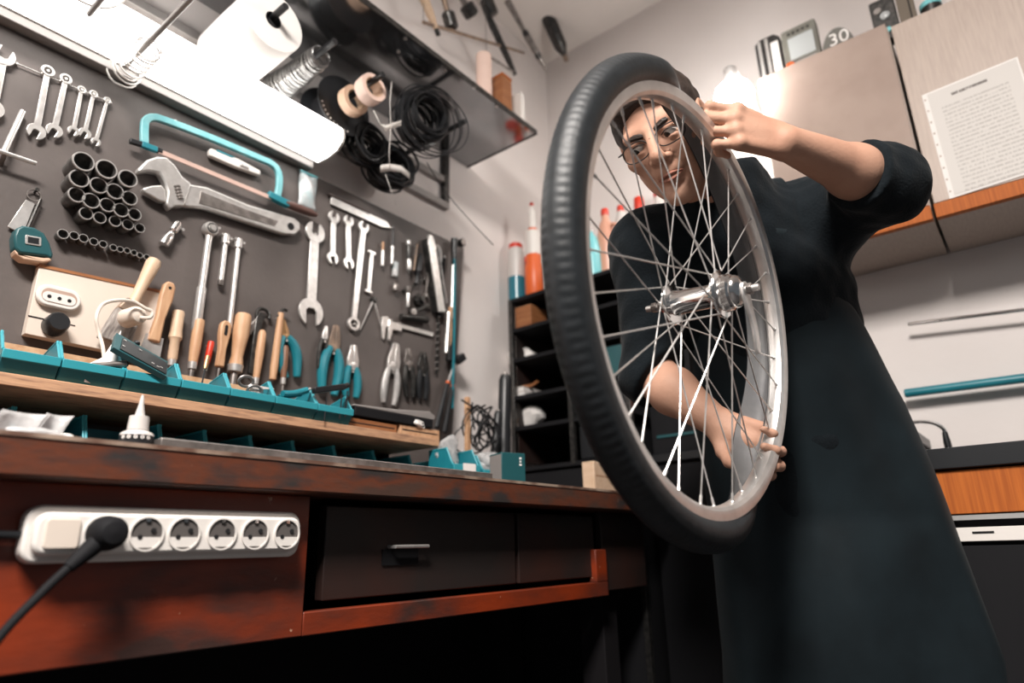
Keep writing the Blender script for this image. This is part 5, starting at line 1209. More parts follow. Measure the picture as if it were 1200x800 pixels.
# ---- on the glossy shelf
def stand(px, py, Y): p = onY(px, py, Y); return p
zt = zu + 0.0065
p = onY(567, 80, 1.20); o = thing('tape_stack', 'stack of pale pink tape rolls standing on the glossy shelf', 'tape stack', (p.x, 1.20, zt))
for k in range(4): MB().ringlathe([(0.026, 0.0525 * k), (0.0265, 0.0525 * k + 0.026), (0.026, 0.0525 * k + 0.052), (0.015, 0.0525 * k + 0.052), (0.015, 0.0525 * k)], (0, 0, 0), (0, 0, 1), 28).build('roll', 'pink', o)
p = onY(590, 112, 1.20); q = onY(579, 112, 1.20); top = onY(590, 94, 1.20).z
o = thing('wooden_box', 'small brown wooden box on the glossy shelf beside the tape stack', 'box', (p.x, 1.205, zt))
MB().box((0, 0.02, (top - zt) / 2), (0.05, 0.085, top - zt)).build('body', 'brownwood', o, bevel=0.001)
MB().box((0, 0.02, (top - zt) + 0.004), (0.053, 0.088, 0.008)).build('lid', 'orangewood', o, bevel=0.001)
p = onY(608, 122, 1.20); top = onY(607, 110, 1.20).z
o = thing('small_carton', 'small white carton at the end of the glossy shelf', 'carton', (p.x + 0.004, 1.205, zt))
MB().box((0, 0.01, (top - zt) / 2), (0.022, 0.06, top - zt)).build('carton', 'white', o, bevel=0.001)
MB().box((0.0, 0.01, (top - zt) + 0.001), (0.018, 0.056, 0.002)).build('flap', 'paper', o)
# ---- tools hanging from the ceiling above the shelf
YH = 1.30
def hang(name, label, cat, A, B, prof, m, extra=None):
    a, b = onY(A[0], A[1], YH), onY(B[0], B[1], YH)
    o = thing(name, label, cat, a)
    MB().turned((0, 0, 0), b - a, [(t, r * 1.45) for t, r in prof], 12).build('shaft', m, o)
    if extra:
        for nm, t0, t1, r, mm in extra: MB().turned((b - a) * t0, (b - a) * t1, [(0, r * 1.1), (0.1, r * 1.4), (0.9, r * 1.4), (1, r)], 12).build(nm, mm, o)
    MB().tube([(0, 0, 0), (0, 0, ZC - a.z)], 0.0012, 6).build('wire', 'gsteel', o)
    return o
hang('hanging_screwdriver', 'pale-handled screwdriver hanging under the ceiling, leftmost of the group', 'screwdriver', (488, -25), (514, 42), [(0, 0.012), (0.6, 0.010), (1, 0.004)], 'palewood', [('tip', 0.8, 1.0, 0.006, 'dsteel')])
hang('hanging_roller', 'dark knobbed roller hanging under the ceiling', 'roller', (512, -30), (530, 34), [(0, 0.007), (1, 0.006)], 'rust', [('knob', 0.7, 1.0, 0.017, 'dsteel')])
hang('hanging_pliers', 'dark-headed pliers hanging under the ceiling above the tape stack', 'pliers', (530, -20), (552, 16), [(0, 0.008), (1, 0.008)], 'gsteel', [('head', 0.7, 1.1, 0.020, 'dsteel')])
hang('hanging_mallet', 'dark mallet with brown shaft hanging under the ceiling', 'mallet', (556, -34), (577, 18), [(0, 0.007), (1, 0.007)], 'handlewood', [('head', 0.62, 1.02, 0.019, 'dsteel')])
hang('hanging_rod', 'long thin brown rod hanging aslant above the tape stack', 'rod', (496, 26), (614, 62), [(0, 0.0045), (1, 0.0035)], 'rust')
hang('hanging_file', 'dark file hanging under the ceiling with its tip above the wooden box', 'file', (566, 6), (604, 88), [(0, 0.006), (0.3, 0.010), (0.8, 0.008), (1, 0.005)], 'dsteel')
hang('hanging_rod', 'short thin rod pointing at the tip of the hanging file', 'rod', (570, 64), (604, 86), [(0, 0.0035), (1, 0.0035)], 'gsteel')
hang('hanging_pump', 'slender dark pump hanging under the ceiling right of the file', 'pump', (594, 0), (640, 82), [(0, 0.010), (0.45, 0.006), (0.5, 0.010), (0.8, 0.009), (1, 0.003)], 'gsteel', [('grip', 0.42, 0.85, 0.0095, 'dsteel')])
hang('hanging_saw', 'thick dark grey tool hanging nearest to the wall corner', 'tool', (628, -12), (662, 66), [(0, 0.016), (0.5, 0.022), (0.85, 0.020), (1, 0.006)], 'dsteel', [('tip', 0.9, 1.08, 0.008, 'rust'), ('collar', 0.1, 0.3, 0.019, 'rust')])
hang('hanging_rod', 'thin dark rod hanging at the right end of the ceiling group', 'rod', (660, -8), (690, 54), [(0, 0.004), (0.8, 0.004), (0.85, 0.008), (1, 0.006)], 'rust')
# ================================================================== bins
def make_bin(w, d_, h, name, label, group, loc, tilt=0, backf=1.0):
    """open-fronted stacking bin, front towards -y, origin at its base"""
    o = thing(name, label, 'bin', Matrix.Translation(Vector(loc)) @ Matrix.Rotation(R(tilt), 4, 'Z'), group)
    t = 0.0022; zf_ = h * 0.50; hb_ = h * backf
    side = [(-d_ * 0.36, 0), (-d_ / 2, zf_), (-d_ / 2 + 0.006, zf_ + 0.004), (-d_ / 2 + 0.026, h * 0.96), (-d_ / 2 + 0.034, h), (d_ / 2, h * (0.5 + 0.5 * backf)), (d_ / 2, 0)]
    frx = Matrix(((0, 0, 1, 0), (1, 0, 0, 0), (0, 1, 0, 0), (0, 0, 0, 1)))
    for q in (-1, 1):
        MB().prism(side, q * w / 2 - t / 2, q * w / 2 + t / 2, frx).build('side', 'teal', o)
        P = [Vector((q * w / 2, y, z)) for y, z in side[1:6]]
        MB().tube(smooth_path(P, 3), 0.0024, 6).build('side_lip', 'teallip', o)
    MB().box((0, d_ * 0.07, t / 2), (w, d_ * 0.86, t)).build('base', 'teal', o)
    MB().box((0, d_ / 2, hb_ / 2), (w, t, hb_)).build('back', 'teal', o)
    f = MB(); f.prism([(-d_ * 0.36, 0), (-d_ / 2, zf_ * 0.62), (-d_ / 2 + t, zf_ * 0.62), (-d_ * 0.36 + t, 0)], -w / 2, w / 2, frx); f.build('front', 'teal', o)
    f = MB(); f.prism([(-d_ / 2 - 0.003, zf_ * 0.58), (-d_ / 2 - 0.004, zf_ * 1.02), (-d_ / 2 + 0.002, zf_ * 1.02), (-d_ / 2 + 0.002, zf_ * 0.58)], -w / 2 - 0.001, w / 2 + 0.001, frx); f.build('label_lip', 'teallip', o, bevel=0.001)
    return o
edges = [-5, 66, 141, 207, 265, 318, 368, 410]
on_ = ['leftmost', 'second', 'third', 'fourth', 'fifth', 'sixth', 'last']
cont = ['with nothing sticking out', 'holding a white paper scrap', 'under the dark circuit case', 'holding a thin red-handled screwdriver tip', 'holding scissors', 'with a teal tool lying on it', 'holding black hex keys']
BINS = []
for i in range(7):
    a, b = onY(edges[i], 432 + 0.15 * edges[i], YR + 0.004).x, onY(edges[i + 1], 432 + 0.15 * edges[i + 1], YR + 0.004).x
    w = (b - a) - 0.004; c = (a + b) / 2
    BINS.append(make_bin(w, 0.105, 0.066, 'storage_bin', 'teal bin on the pine shelf, %s from left, %s' % (on_[i], cont[i]), 'upper row of teal bins', (c, YR + 0.046, zs1 + 0.0005), 0, 0.5))
# lower row on the bench top
low_px = [-20, 60, 102, 188, 248, 302, 350, 397, 440, 480, 520, 562]
rank = ['first', 'second', 'third', 'fourth', 'fifth', 'sixth', 'seventh', 'eighth', 'ninth', 'tenth']
xs_ = [onY(p, 500, 1.23).x for p in (-70, 18, 104, 194, 248, 302, 352, 400, 446, 488, 528)]
for i in range(10):
    w = xs_[i + 1] - xs_[i] - 0.004
    make_bin(w, 0.14, 0.100, 'storage_bin', 'teal bin on the bench under the pine shelf, %s from the left' % rank[i], 'lower row of teal bins', ((xs_[i] + xs_[i + 1]) / 2, 1.30, ZBT + 0.0015))
# two bins past the end of the shelf, at the right
be = onY(541, 538, 1.24)
m1 = make_bin(0.082, 0.10, 0.085, 'storage_bin', 'teal bin with a white label at the end of the pine shelf', 'teal bins past the end of the shelf', (onY(532, 530, 1.17).x, 1.17, ZBT + 0.028), -8)
MB().box((0.005, -0.0555, 0.034), (0.04, 0.001, 0.024)).build('label_card', 'paper', m1)
m2 = make_bin(0.085, 0.10, 0.080, 'storage_bin', 'teal bin holding a crumpled clear bag beside the black cords', 'teal bins past the end of the shelf', (onY(566, 530, 1.19).x, 1.19, ZBT + 0.028), -8)
rz = thing('bin_riser', 'dark wooden block that lifts the two end bins off the bench', 'block', (onY(549, 530, 1.18).x, 1.19, ZBT + 0.0012))
MB().box((0, 0, 0.013), (0.24, 0.12, 0.0255)).build('block', 'darkwood', rz, bevel=0.001)
MB().box((0.0, -0.061, 0.013), (0.22, 0.002, 0.006)).build('groove', 'hole', rz)
# ================================================================== things in and behind the upper bins
def crumple(o, name, m, c, r, seed, sc=(1, 1, 1), par=True, n=22):
    rnd = random.Random(seed); fr = [(Vector((rnd.gauss(0, 1), rnd.gauss(0, 1), rnd.gauss(0, 1))) * 2.4, rnd.random() * 6) for _ in range(10)]
    def f(u, v):
        a = 2 * math.pi * u; b = math.pi * v
        d_ = Vector((math.sin(b) * math.cos(a), math.sin(b) * math.sin(a), math.cos(b)))
        k = 1 + sum(0.085 * math.copysign(abs(math.sin(w.dot(d_) + p)) ** 0.6, math.sin(w.dot(d_) + p)) for w, p in fr)
        return Vector(c) + Vector((d_.x * sc[0], d_.y * sc[1], d_.z * sc[2])) * r * k
    return MB().grid(f, n, n // 2).build(name, m, o, ang=15)
# charger with looped white cable
cg = thing('white_charger', 'cream plug-in charger with a looped cable in front of the socket panel', 'charger', onY(160, 370, 1.36))
gl_ = cg.location; g = lambda x, y, Y=1.36: onY(x, y, Y) - gl_
MB().turned(g(146, 374, 1.38), g(166, 368, 1.33), [(0, 0.016), (0.1, 0.019), (0.7, 0.019), (0.9, 0.016), (1, 0.008)], 20).build('body', 'cream', cg)
MB().tube(smooth_path([g(164, 372, 1.33), g(176, 372, 1.32), g(178, 365, 1.32), g(170, 361, 1.32), g(155, 353, 1.32), g(135, 352, 1.31), g(120, 357, 1.31), g(113, 372, 1.30), g(116, 390, 1.30), g(121, 410, 1.29), g(123, 440, 1.28)], 6), 0.0035, 8).build('cable', 'cream', cg)
# dark circuit case lying across bin three
dk = thing('circuit_case', 'dark circuit board case tilted across the third bin', 'case', onY(166, 417, YR))
kl = dk.location; _ax = Vector((0.93, -0.05, -0.36)).normalized(); _ay = Vector((0.22, 0.62, 0.57)); _ay = (_ay - _ax * _ay.dot(_ax)).normalized(); frc = fr3((0, 0.006, 0.0), _ax, _ay, _ax.cross(_ay))
def fb(mb, nm, m, par=dk, **k): mb.v = [tuple(frc @ Vector(v)) for v in mb.v]; return mb.build(nm, m, par, **k)
fb(MB().box((0, 0, 0), (0.098, 0.062, 0.010)), 'case', 'dteal', bevel=0.001)
fb(MB().box((0.004, -0.004, 0.0055), (0.084, 0.046, 0.003)), 'board_face', 'black')
for i, (x, y) in enumerate(((-0.034, 0.012), (-0.034, -0.012), (-0.005, 0.008), (0.02, -0.016), (0.03, -0.018), (0.036, -0.014))): fb(MB().box((x, y, 0.0072), (0.005, 0.003, 0.002)), 'solder_point', 'steel')
fb(MB().ball((-0.012, 0.034, 0.004), 0.006, 10), 'knob', 'black')
# scraps, scissors and keys sticking out of the bins
def inbin(i, x=0.0): b = BINS[i].location; return Vector((b.x + x, b.y - 0.012, b.z + 0.004))
o = thing('paper_scrap', 'crumpled white paper wedge sticking out of the second bin', 'paper', inbin(1, 0.012))
MB().add([(-0.02, -0.03, 0.03), (0.03, -0.012, 0.035), (0.034, 0.0, 0.11), (0.012, 0.0, 0.055), (-0.02, -0.028, 0.031)], [(0, 1, 3), (1, 2, 3)]).build('sheet', 'paper', o, solid=0.001)
MB().add([(-0.02, -0.032, 0.0), (0.03, -0.014, 0.0), (0.03, -0.012, 0.035), (-0.02, -0.03, 0.03)], [(0, 1, 2, 3)]).build('fold', 'paper', o, solid=0.001)
o = thing('metal_tube', 'short silver tube lying in the second bin', 'tube', inbin(1, 0.03))
MB().cyl((-0.03, -0.03, 0.028), (0.02, -0.034, 0.042), 0.006).build('tube', 'gsteel', o); MB().cyl((0.02, -0.034, 0.042), (0.022, -0.0341, 0.0426), 0.0045).build('bore', 'hole', o)
o = thing('small_screwdriver', 'tiny black-shafted screwdriver poking out of the fourth bin', 'screwdriver', inbin(3, -0.008))
MB().cyl((0, -0.035, 0.012), (0.012, -0.02, 0.066), 0.0016, seg=8).build('shaft', 'black', o); MB().turned((0.012, -0.02, 0.064), (0.018, -0.013, 0.092), [(0, 0.003), (0.3, 0.0045), (1, 0.004)], 10).build('handle', 'copper', o)
o = thing('scissors', 'scissors with pale looped handles lying in the fifth bin', 'scissors', inbin(4, -0.012))
for dx, dz in ((0, 0.052), (0.020, 0.036)): MB().tube(ring_pts((dx, -0.03, dz), (0.2, 1, 0.4), 0.014, 24, sq=0.75), 0.003, 8, closed=True).build('loop', 'silverwire', o)
for q in (0, 1): MB().prism([(0, -0.005), (0.055, -0.001), (0.055, 0.001), (0, 0.005)], -0.001, 0.001, fr3((0.016, -0.026 + 0.004 * q, 0.044 - 0.006 * q), (0.95, 0.1, 0.1 - 0.25 * q), (0, 0.2, 1), (0, -1, 0.2))).build('blade', 'steel', o)
o = thing('metal_bracket', 'bent pale metal bracket standing in the fifth bin', 'bracket', inbin(4, 0.02))
MB().prism([(-0.02, 0.03), (0.0, 0.058), (0.012, 0.062), (0.03, 0.05), (0.024, 0.045), (0.006, 0.05), (-0.01, 0.026)], -0.004, 0.004, Matrix(((1, 0, 0, 0), (0, 0, -1, 0.004), (0, 1, 0, -0.004), (0, 0, 0, 1)))).build('bracket', 'gsteel', o, bevel=0.0008)
MB().cyl((-0.014, 0.004, 0.0), (-0.012, 0.004, 0.034), 0.004).build('stem', 'gsteel', o)
o = thing('teal_pliers', 'teal-gripped pliers lying across the sixth bin', 'pliers', inbin(5, 0.0))
MB().tube(smooth_path([(-0.03, -0.032, 0.040), (0.0, -0.030, 0.046), (0.03, -0.030, 0.058)], 5), 0.007, 10).build('grip', 'teal', o); MB().tube([(-0.03, -0.02, 0.034), (0.02, -0.02, 0.05)], 0.006, 10).build('grip', 'teal', o); MB().cyl((0.02, -0.026, 0.052), (0.042, -0.024, 0.064), 0.006, 0.003).build('jaws', 'steel', o)
o = thing('hex_key_set', 'black folding hex key set sticking out of the last bin', 'hex keys', inbin(6, -0.02))
MB().box((0.0, -0.04, 0.068), (0.085, 0.014, 0.013), Matrix.Rotation(R(-16), 3, 'Y')).build('body', 'black', o, bevel=0.002)
for x, z, L_ in ((0.045, 0.055, 0.05), (0.03, 0.045, 0.045), (-0.01, 0.03, 0.04)): MB().cyl((x, -0.042, z - L_ * 0.9), (x + 0.003, -0.042, z + 0.015), 0.0016, seg=6).build('key', 'black', o)
MB().cyl((0.035, -0.04, 0.076), (0.05, -0.04, 0.085), 0.006).build('pivot', 'dsteel', o)
# grey tray on offcuts at the end of the shelf
w0 = onY(405, 488, YR + 0.02); w1 = onY(508, 500, YR + 0.02)
for i, (a, b, h, m, lb) in enumerate(((402, 462, 0.020, 'brownwood', 'dark red-brown wood offcut under the grey tray'), (466, 512, 0.024, 'handlewood', 'orange-brown wood offcut at the end of the pine shelf'))):
    xa, xb = onY(a, 490, YR + 0.02).x, onY(b, 500, YR + 0.02).x
    o = thing('wood_offcut', lb, 'wood block', ((xa + xb) / 2, YR + 0.07, zs1 + 0.0005), 'wood offcuts on the pine shelf')
    MB().box((0, 0, h / 2), (xb - xa, 0.12, h)).build('block', m, o, bevel=0.0015)
    MB().box((0, -0.0602, h * 0.5), ((xb - xa) * 0.9, 0.0008, h * 0.12)).build('crack', 'hole', o)
xa, xb = onY(412, 470, YR + 0.02).x, onY(503, 480, YR + 0.02).x
o = thing('grey_tray', 'dark tray with a pale grey rim lying on the wood offcuts', 'tray', ((xa + xb) / 2, YR + 0.07, zs1 + 0.026))
MB().box((0, 0, 0.011), (xb - xa, 0.13, 0.022)).build('body', 'matblack', o, bevel=0.002)
frx2 = Matrix(((1, 0, 0, 0), (0, 0, -1, 0), (0, 1, 0, 0), (0, 0, 0, 1)))
hw_ = (xb - xa) / 2
MB().prism([(-hw_ - 0.004, 0.022), (hw_ + 0.006, 0.022), (hw_ + 0.008, 0.034), (hw_ - 0.012, 0.043), (0.0, 0.032), (-hw_ - 0.004, 0.026)], -0.06, 0.064, frx2).build('rim', 'greymetal', o, bevel=0.002)
o = thing('crumpled_foil', 'small crumpled pale wrapper at the left end of the grey tray', 'wrapper', (xa - 0.012, YR + 0.03, zs1 + 0.0215))
crumple(o, 'foil', 'gsteel', (0, 0, 0.012), 0.013, 31, (1.5, 0.9, 0.8)); crumple(o, 'fold', 'clear', (0.012, 0.006, 0.016), 0.010, 32)
o = thing('crumpled_foil', 'white crumpled wrapper on the orange-brown offcut', 'wrapper', (onY(487, 490, YR + 0.02).x, YR + 0.012, zs1 + 0.024))
crumple(o, 'paper', 'paper', (0, 0, 0.010), 0.012, 33, (1.7, 0.9, 0.7)); crumple(o, 'fold', 'paper', (0.016, 0, 0.007), 0.008, 34)
# ================================================================== things on the bench
gb = onY(162, 500, 0.895)
o = thing('glue_bottle', 'white glue bottle with a tapering nozzle at the bench edge', 'bottle', (gb.x, 0.895, ZBT + 0.0012))
zg = lambda y: onY(162, y, 0.895).z - ZBT
MB().lathe([(0.019, 0), (0.0195, 0.002), (0.0195, zg(511)), (0.018, zg(509)), (0.012, zg(506))], seg=28).build('bottle', 'bottlewhite', o)
MB().lathe([(0.0198, -0.0), (0.0198, zg(512.5))], seg=28, cap=False).build('label', 'black', o)
MB().lathe([(0.0125, zg(505.5)), (0.0115, zg(489)), (0.007, zg(488))], seg=24).build('cap', 'bottlewhite', o)
MB().lathe([(0.0062, zg(489)), (0.003, zg(474)), (0.0022, zg(467)), (0.001, zg(463))], seg=18).build('nozzle', 'bottlewhite', o)
# small white print marks at the top of the label (lower part hidden by the bench edge)
for k in range(5):
    a = R(200 + 22 * k); MB().ringlathe([(0.0022, 0), (0.0022, 0.0006), (0.0011, 0.0006), (0.0011, 0)], (0.0197 * math.cos(a), 0.0197 * math.sin(a), zg(515.5)), (math.cos(a), math.sin(a), 0), 12).build('print', 'paper', o)
o = thing('steel_straightedge', 'long grey steel straightedge lying along the bench edge', 'straightedge', ((onY(188, 508, 0.87).x + onY(575, 548, 0.87).x) / 2, 0.885, ZBT + 0.0012))
xa, xb = onY(188, 508, 0.87).x, onY(575, 548, 0.87).x
MB().box((0, 0, 0.006), (xb - xa, 0.04, 0.012)).build('bar', 'gsteel', o, bevel=0.001); MB().box((0, -0.0155, 0.0124), (xb - xa, 0.004, 0.0008)).build('scale', 'steel', o)
for i, (px, s_, sd, lb) in enumerate(((40, 0.013, 41, 'white crumpled film at the left end of the bench edge'), (452, 0.011, 42, 'small white paper crumple on the bench edge below the tray'), (520, 0.015, 43, 'larger white paper crumple on the bench edge near the teal box'))):
    p = onY(px, 520, 0.885); o = thing('paper_crumple', lb, 'paper', (p.x, 0.90, ZBT + 0.0012), 'crumpled papers on the bench edge')
    crumple(o, 'paper', 'clear' if i == 0 else 'paper', (0, 0, 0.008), s_, sd, (2.2, 0.8, 0.5)); crumple(o, 'fold', 'paper', (0.03, 0.004, 0.006), s_ * 0.7, sd + 20, (1.6, 0.8, 0.5))
for px, w, h, m, lb in ((15, 0.05, 0.040, 'clear', 'clear plastic box lid standing behind the bench edge at the left'), (56, 0.03, 0.042, 'clear', 'curled clear plastic strip behind the bench edge')):
    p = onY(px, 500, 0.95); o = thing('plastic_piece', lb, 'plastic piece', (p.x, 0.95, ZBT + 0.0012))
    MB().grid(lambda u, v: Vector(((u - 0.5) * w + 0.012 * v * v, 0.01 * math.sin(3 * u), v * h)), 6, 6).build('sheet', m, o, solid=0.001)
    MB().box((0, 0.008, 0.002), (w, 0.02, 0.003)).build('foot', m, o)
# teal carton at the end of the bench
p = onY(607, 555, 0.93)
o = thing('teal_carton', 'dark teal carton with a small white mark, standing on the bench', 'carton', fr3((p.x, 0.96, ZBT + 0.0012), (0.94, -0.34, 0), (0.34, 0.94, 0), (0, 0, 1)))
hb = onY(606, 531, 0.93).z - ZBT
MB().box((0, 0, hb / 2), (0.062, 0.055, hb)).build('box', 'dteal', o, bevel=0.001)
MB().box((-0.0312, 0, hb / 2), (0.0008, 0.05, hb * 0.9)).build('end_panel', 'greymetal', o)
for k, (dz, w) in enumerate(((0.040, 0.006), (0.046, 0.004), (0.052, 0.006))): MB().box((0.018, -0.028, dz * hb / 0.062), (w, 0.0008, 0.004)).build('print', 'paper', o)
# wood block near the wheel
p = onY(694, 560, 1.02); o = thing('wood_block', 'pale wood block on the bench partly behind the tyre', 'wood block', (p.x + 0.05, 1.02, ZBT + 0.0012))
hb = onY(694, 540, 1.0).z - ZBT; MB().box((0, 0, hb / 2), (0.14, 0.04, hb)).build('block', 'palewood', o, bevel=0.002); MB().box((0, -0.0202, hb * 0.6), (0.12, 0.0006, 0.002)).build('grain_split', 'brownwood', o)
# black cord cluster and spray tubes near the shelf end
p = onY(566, 505, 1.28); o = thing('cord_tangle', 'tangle of thin black cords behind the end bins', 'cords', p)
rnd = random.Random(55)
for k in range(9): MB().tube(ring_pts((rnd.uniform(-.03, .05), rnd.uniform(-.03, .03), rnd.uniform(-.03, .03)), (rnd.uniform(-.6, .6), 1, rnd.uniform(-.5, .5)), 0.035 + rnd.uniform(0, .02), 28, wob=0.12, rnd=rnd), 0.0026, 6, closed=True).build('loop', 'black', o)
for k in range(5): MB().tube(smooth_path([(0.05 * rnd.uniform(-1, 1), 0, 0.0), (0.06 * rnd.uniform(-1, 1), 0.01, 0.05), (0.10 * rnd.uniform(-1, 1), 0.0, 0.08)], 5), 0.003, 6).build('end', 'black', o)
o = thing('clear_bag', 'crumpled clear plastic bag lying in the end bin', 'bag', Vector((m2.location.x, 1.17, m2.location.z + 0.012))); crumple(o, 'film', 'clear', (0.012, 0, 0.048), 0.036, 61, (1.1, 0.7, 0.8), n=30); crumple(o, 'fold', 'clear', (-0.02, 0, 0.06), 0.02, 62)
o = thing('clear_bag', 'milky plastic bag hanging over the first end bin', 'bag', Vector((m1.location.x, 1.19, m1.location.z + 0.012))); crumple(o, 'film', 'clear', (0.0, 0, 0.07), 0.03, 63, (1.0, 0.6, 1.2), n=30); crumple(o, 'fold', 'clear', (-0.02, 0, 0.055), 0.018, 64)
pa, pb = onY(550, 466, 1.30), onY(548, 530, 1.30)
o = thing('wooden_stick', 'short flat wooden stick standing behind the cords', 'stick', (pb.x, 1.30, ZBT + 0.0012)); MB().box((0, 0, (pa.z - ZBT) / 2), (0.016, 0.012, pa.z - ZBT - 0.004)).build('stick', 'handlewood', o, bevel=0.001); MB().turned((0, 0, pa.z - ZBT - 0.012), (0, 0, pa.z - ZBT), [(0, 0.008), (1, 0.006)]).build('tip', 'handlewood', o)
for a, b, r, lb in (((592, 440), (588, 552), 0.022, 'tall black tube standing at the end of the bench'), ((584, 482), (574, 552), 0.014, 'shorter black tube leaning beside the tall one')):
    pa, pb = onY(a[0], a[1], 1.30), onY(b[0], b[1], 1.30); pb.z = ZBT + 0.002; o = thing('black_tube', lb, 'tube', pb, 'black tubes at the end of the bench')
    MB().turned((0, 0, 0), pa - pb, [(0, r), (0.55, r), (0.6, r * 0.92), (0.96, r * 0.92), (1, r * 0.7)], 20).build('tube', 'black', o); MB().turned((pa - pb) * 0.985, (pa - pb) * 1.02, [(0, r * 0.5), (1, r * 0.4)], 12).build('cap', 'gsteel', o)
# ================================================================== bottle shelf against the back wall
XS0, XS1, YS0, YS1 = 1.772, 2.09, 0.94, 1.404
rk = thing('bottle_rack', 'dark metal shelf rack with bottles on top, behind the wheel', 'shelf rack', (1.93, 1.17, 0))
def rp(mb, nm, m, **k): mb.v = [tuple(Vector(v) - rk.location) for v in mb.v]; return mb.build(nm, m, rk, **k)
lev = [1.616, 1.501, 1.389, 1.255, 1.147, 1.008]
for z in lev: rp(MB().box2((XS0, YS0, z - 0.014), (XS1, YS1, z)), 'shelf', 'matblack', bevel=0.001)
for x, y in ((XS0, YS0), (XS0, YS1 - 0.016), (XS1 - 0.016, YS0), (XS1 - 0.016, YS1 - 0.016), (XS0, 1.15)):
    rp(MB().box2((x - 0.002, y, 0.0 if y != 1.15 else 1.0), (x + 0.016, y + 0.016, 1.616)), 'post', 'dsteel', bevel=0.001)
rp(MB().box2((XS0 + 0.005, YS0, 0.02), (XS1, YS1, 0.985)), 'base_cupboard', 'matblack')
rp(MB().box2((XS1 - 0.004, YS0, 1.0), (XS1, YS1, 1.61)), 'back_sheet', 'matblack')
rp(MB().box2((XS0 + 0.02, YS1 - 0.018, 1.03), (XS1, YS1 - 0.014, 1.60)), 'side_sheet', 'drawer')
# black drawer boxes in the right half of the rack
for i, (z0, z1) in enumerate(((1.017, 1.128), (1.156, 1.238), (1.264, 1.372))):
    dn = ['lower', 'middle', 'upper'][i]
    o = thing('drawer_box', 'black drawer box in the rack behind the tyre, %s of three' % dn, 'drawer box', (XS0 + 0.15, 1.052, z0 - 0.008), 'black drawer boxes in the rack')
    MB().box2((-0.13, -0.09, 0), (0.13, 0.09, z1 - z0)).build('box', 'matblack', o, bevel=0.003)
    MB().box2((-0.134, -0.086, 0.006), (-0.13, 0.086, z1 - z0 - 0.006)).build('front', 'dteal' if i == 2 else 'black', o, bevel=0.001)
    MB().box2((-0.146, -0.03, (z1 - z0) * 0.6), (-0.134, 0.02, (z1 - z0) * 0.6 + 0.008)).build('pull', 'gsteel' if i else 'steel', o)
    if i == 1: MB().lathe([(0.008, 0), (0.008, 0.002)], (-0.134, -0.045, 0.055), (-1, 0, 0), 14).build('sticker', 'orange', o)
# things on the rack levels
for i, (px, py, r, m, sc, sd, lb) in enumerate(((612, 402, 0.042, 'paper', (0.8, 1.1, 0.9), 71, 'crumpled white bag on the third level of the rack'), (622, 488, 0.050, 'paper', (0.8, 1.25, 0.8), 72, 'crumpled beige-white cloth on the lower level of the rack'), (620, 373, 0.034, 'gsteel', (0.8, 1.1, 0.7), 73, 'small grey crumpled wrapper on the second level of the rack'))):
    p = onX(px, py, XS0 + 0.09); z = max([l for l in lev if l < p.z + 0.01]); o = thing('crumpled_bag', lb, 'bag', (p.x, p.y, z + 0.0005))
    crumple(o, 'bag', m, (0, 0, r * sc[2] * 0.98), r, sd, sc, n=26); crumple(o, 'fold', 'tan' if i == 1 else m, (-0.01, 0.03, r * 0.5), r * 0.55, sd + 9)
p = onX(612, 455, XS0 + 0.08)
for k in range(2):
    o = thing('white_book', ['lower', 'upper'][k] + ' of two thin white booklets stacked in the rack', 'booklet', (p.x, p.y + 0.004 * k, lev[3] + 0.0005 + 0.018 * k), 'white booklets in the rack')
    MB().box((0, 0, 0.0085), (0.12, 0.11, 0.013)).build('pages', 'paper', o); MB().box((0, 0, 0.016), (0.124, 0.114, 0.0015)).build('cover', 'white', o); MB().box((0, 0, 0.001), (0.124, 0.114, 0.0015)).build('cover', 'white', o)
p = onX(606, 440, XS0 + 0.05); o = thing('brown_strap', 'brown strap lying above the white booklets', 'strap', (p.x, p.y - 0.02, lev[3] + 0.042)); MB().tube(smooth_path([(0, 0.05, 0.03), (0, 0.02, 0.006), (0, -0.04, -0.002), (0, -0.07, 0.008)], 5), 0.006, 8).build('strap', 'brownwood', o); MB().box((0, 0.048, 0.03), (0.012, 0.016, 0.012)).build('buckle', 'gsteel', o)
p = onX(603, 362, XS0 + 0.06); o = thing('brown_carton', 'red-brown carton on the second level of the rack', 'carton', (p.x, 1.345, lev[1] + 0.0005)); MB().box((0, 0, 0.04), (0.10, 0.07, 0.08)).build('box', 'brownwood', o, bevel=0.001); MB().box((0, 0, 0.0805), (0.096, 0.066, 0.001)).build('flap', 'tan', o)
# low black cupboard between the rack and the base unit
o = thing('low_cupboard', 'black low cupboard standing along the back wall behind the man', 'cupboard', (2.02, 0.62, 0))
MB().box2((-0.16, -0.38, 0), (0.17, 0.312, 0.985)).build('body', 'matblack', o); MB().box2((-0.175, -0.385, 0.985), (0.17, 0.315, 1.01)).build('top', 'black', o, bevel=0.002)
for y in (-0.37, 0.0): MB().box2((-0.168, y, 0.05), (-0.16, y + 0.31, 0.975)).build('door', 'matblack', o, bevel=0.002)
o = thing('upper_crate', 'dark crate with an orange strip on the low cupboard', 'crate', (1.99, 0.77, 1.0105)); MB().box2((-0.12, -0.14, 0), (0.14, 0.16, 0.33)).build('body', 'matblack', o, bevel=0.004); MB().box2((-0.123, 0.10, 0.15), (-0.12, 0.13, 0.30)).build('strip', 'orange', o); MB().box2((-0.124, -0.10, 0.05), (-0.12, 0.14, 0.058)).build('rib', 'dteal', o)
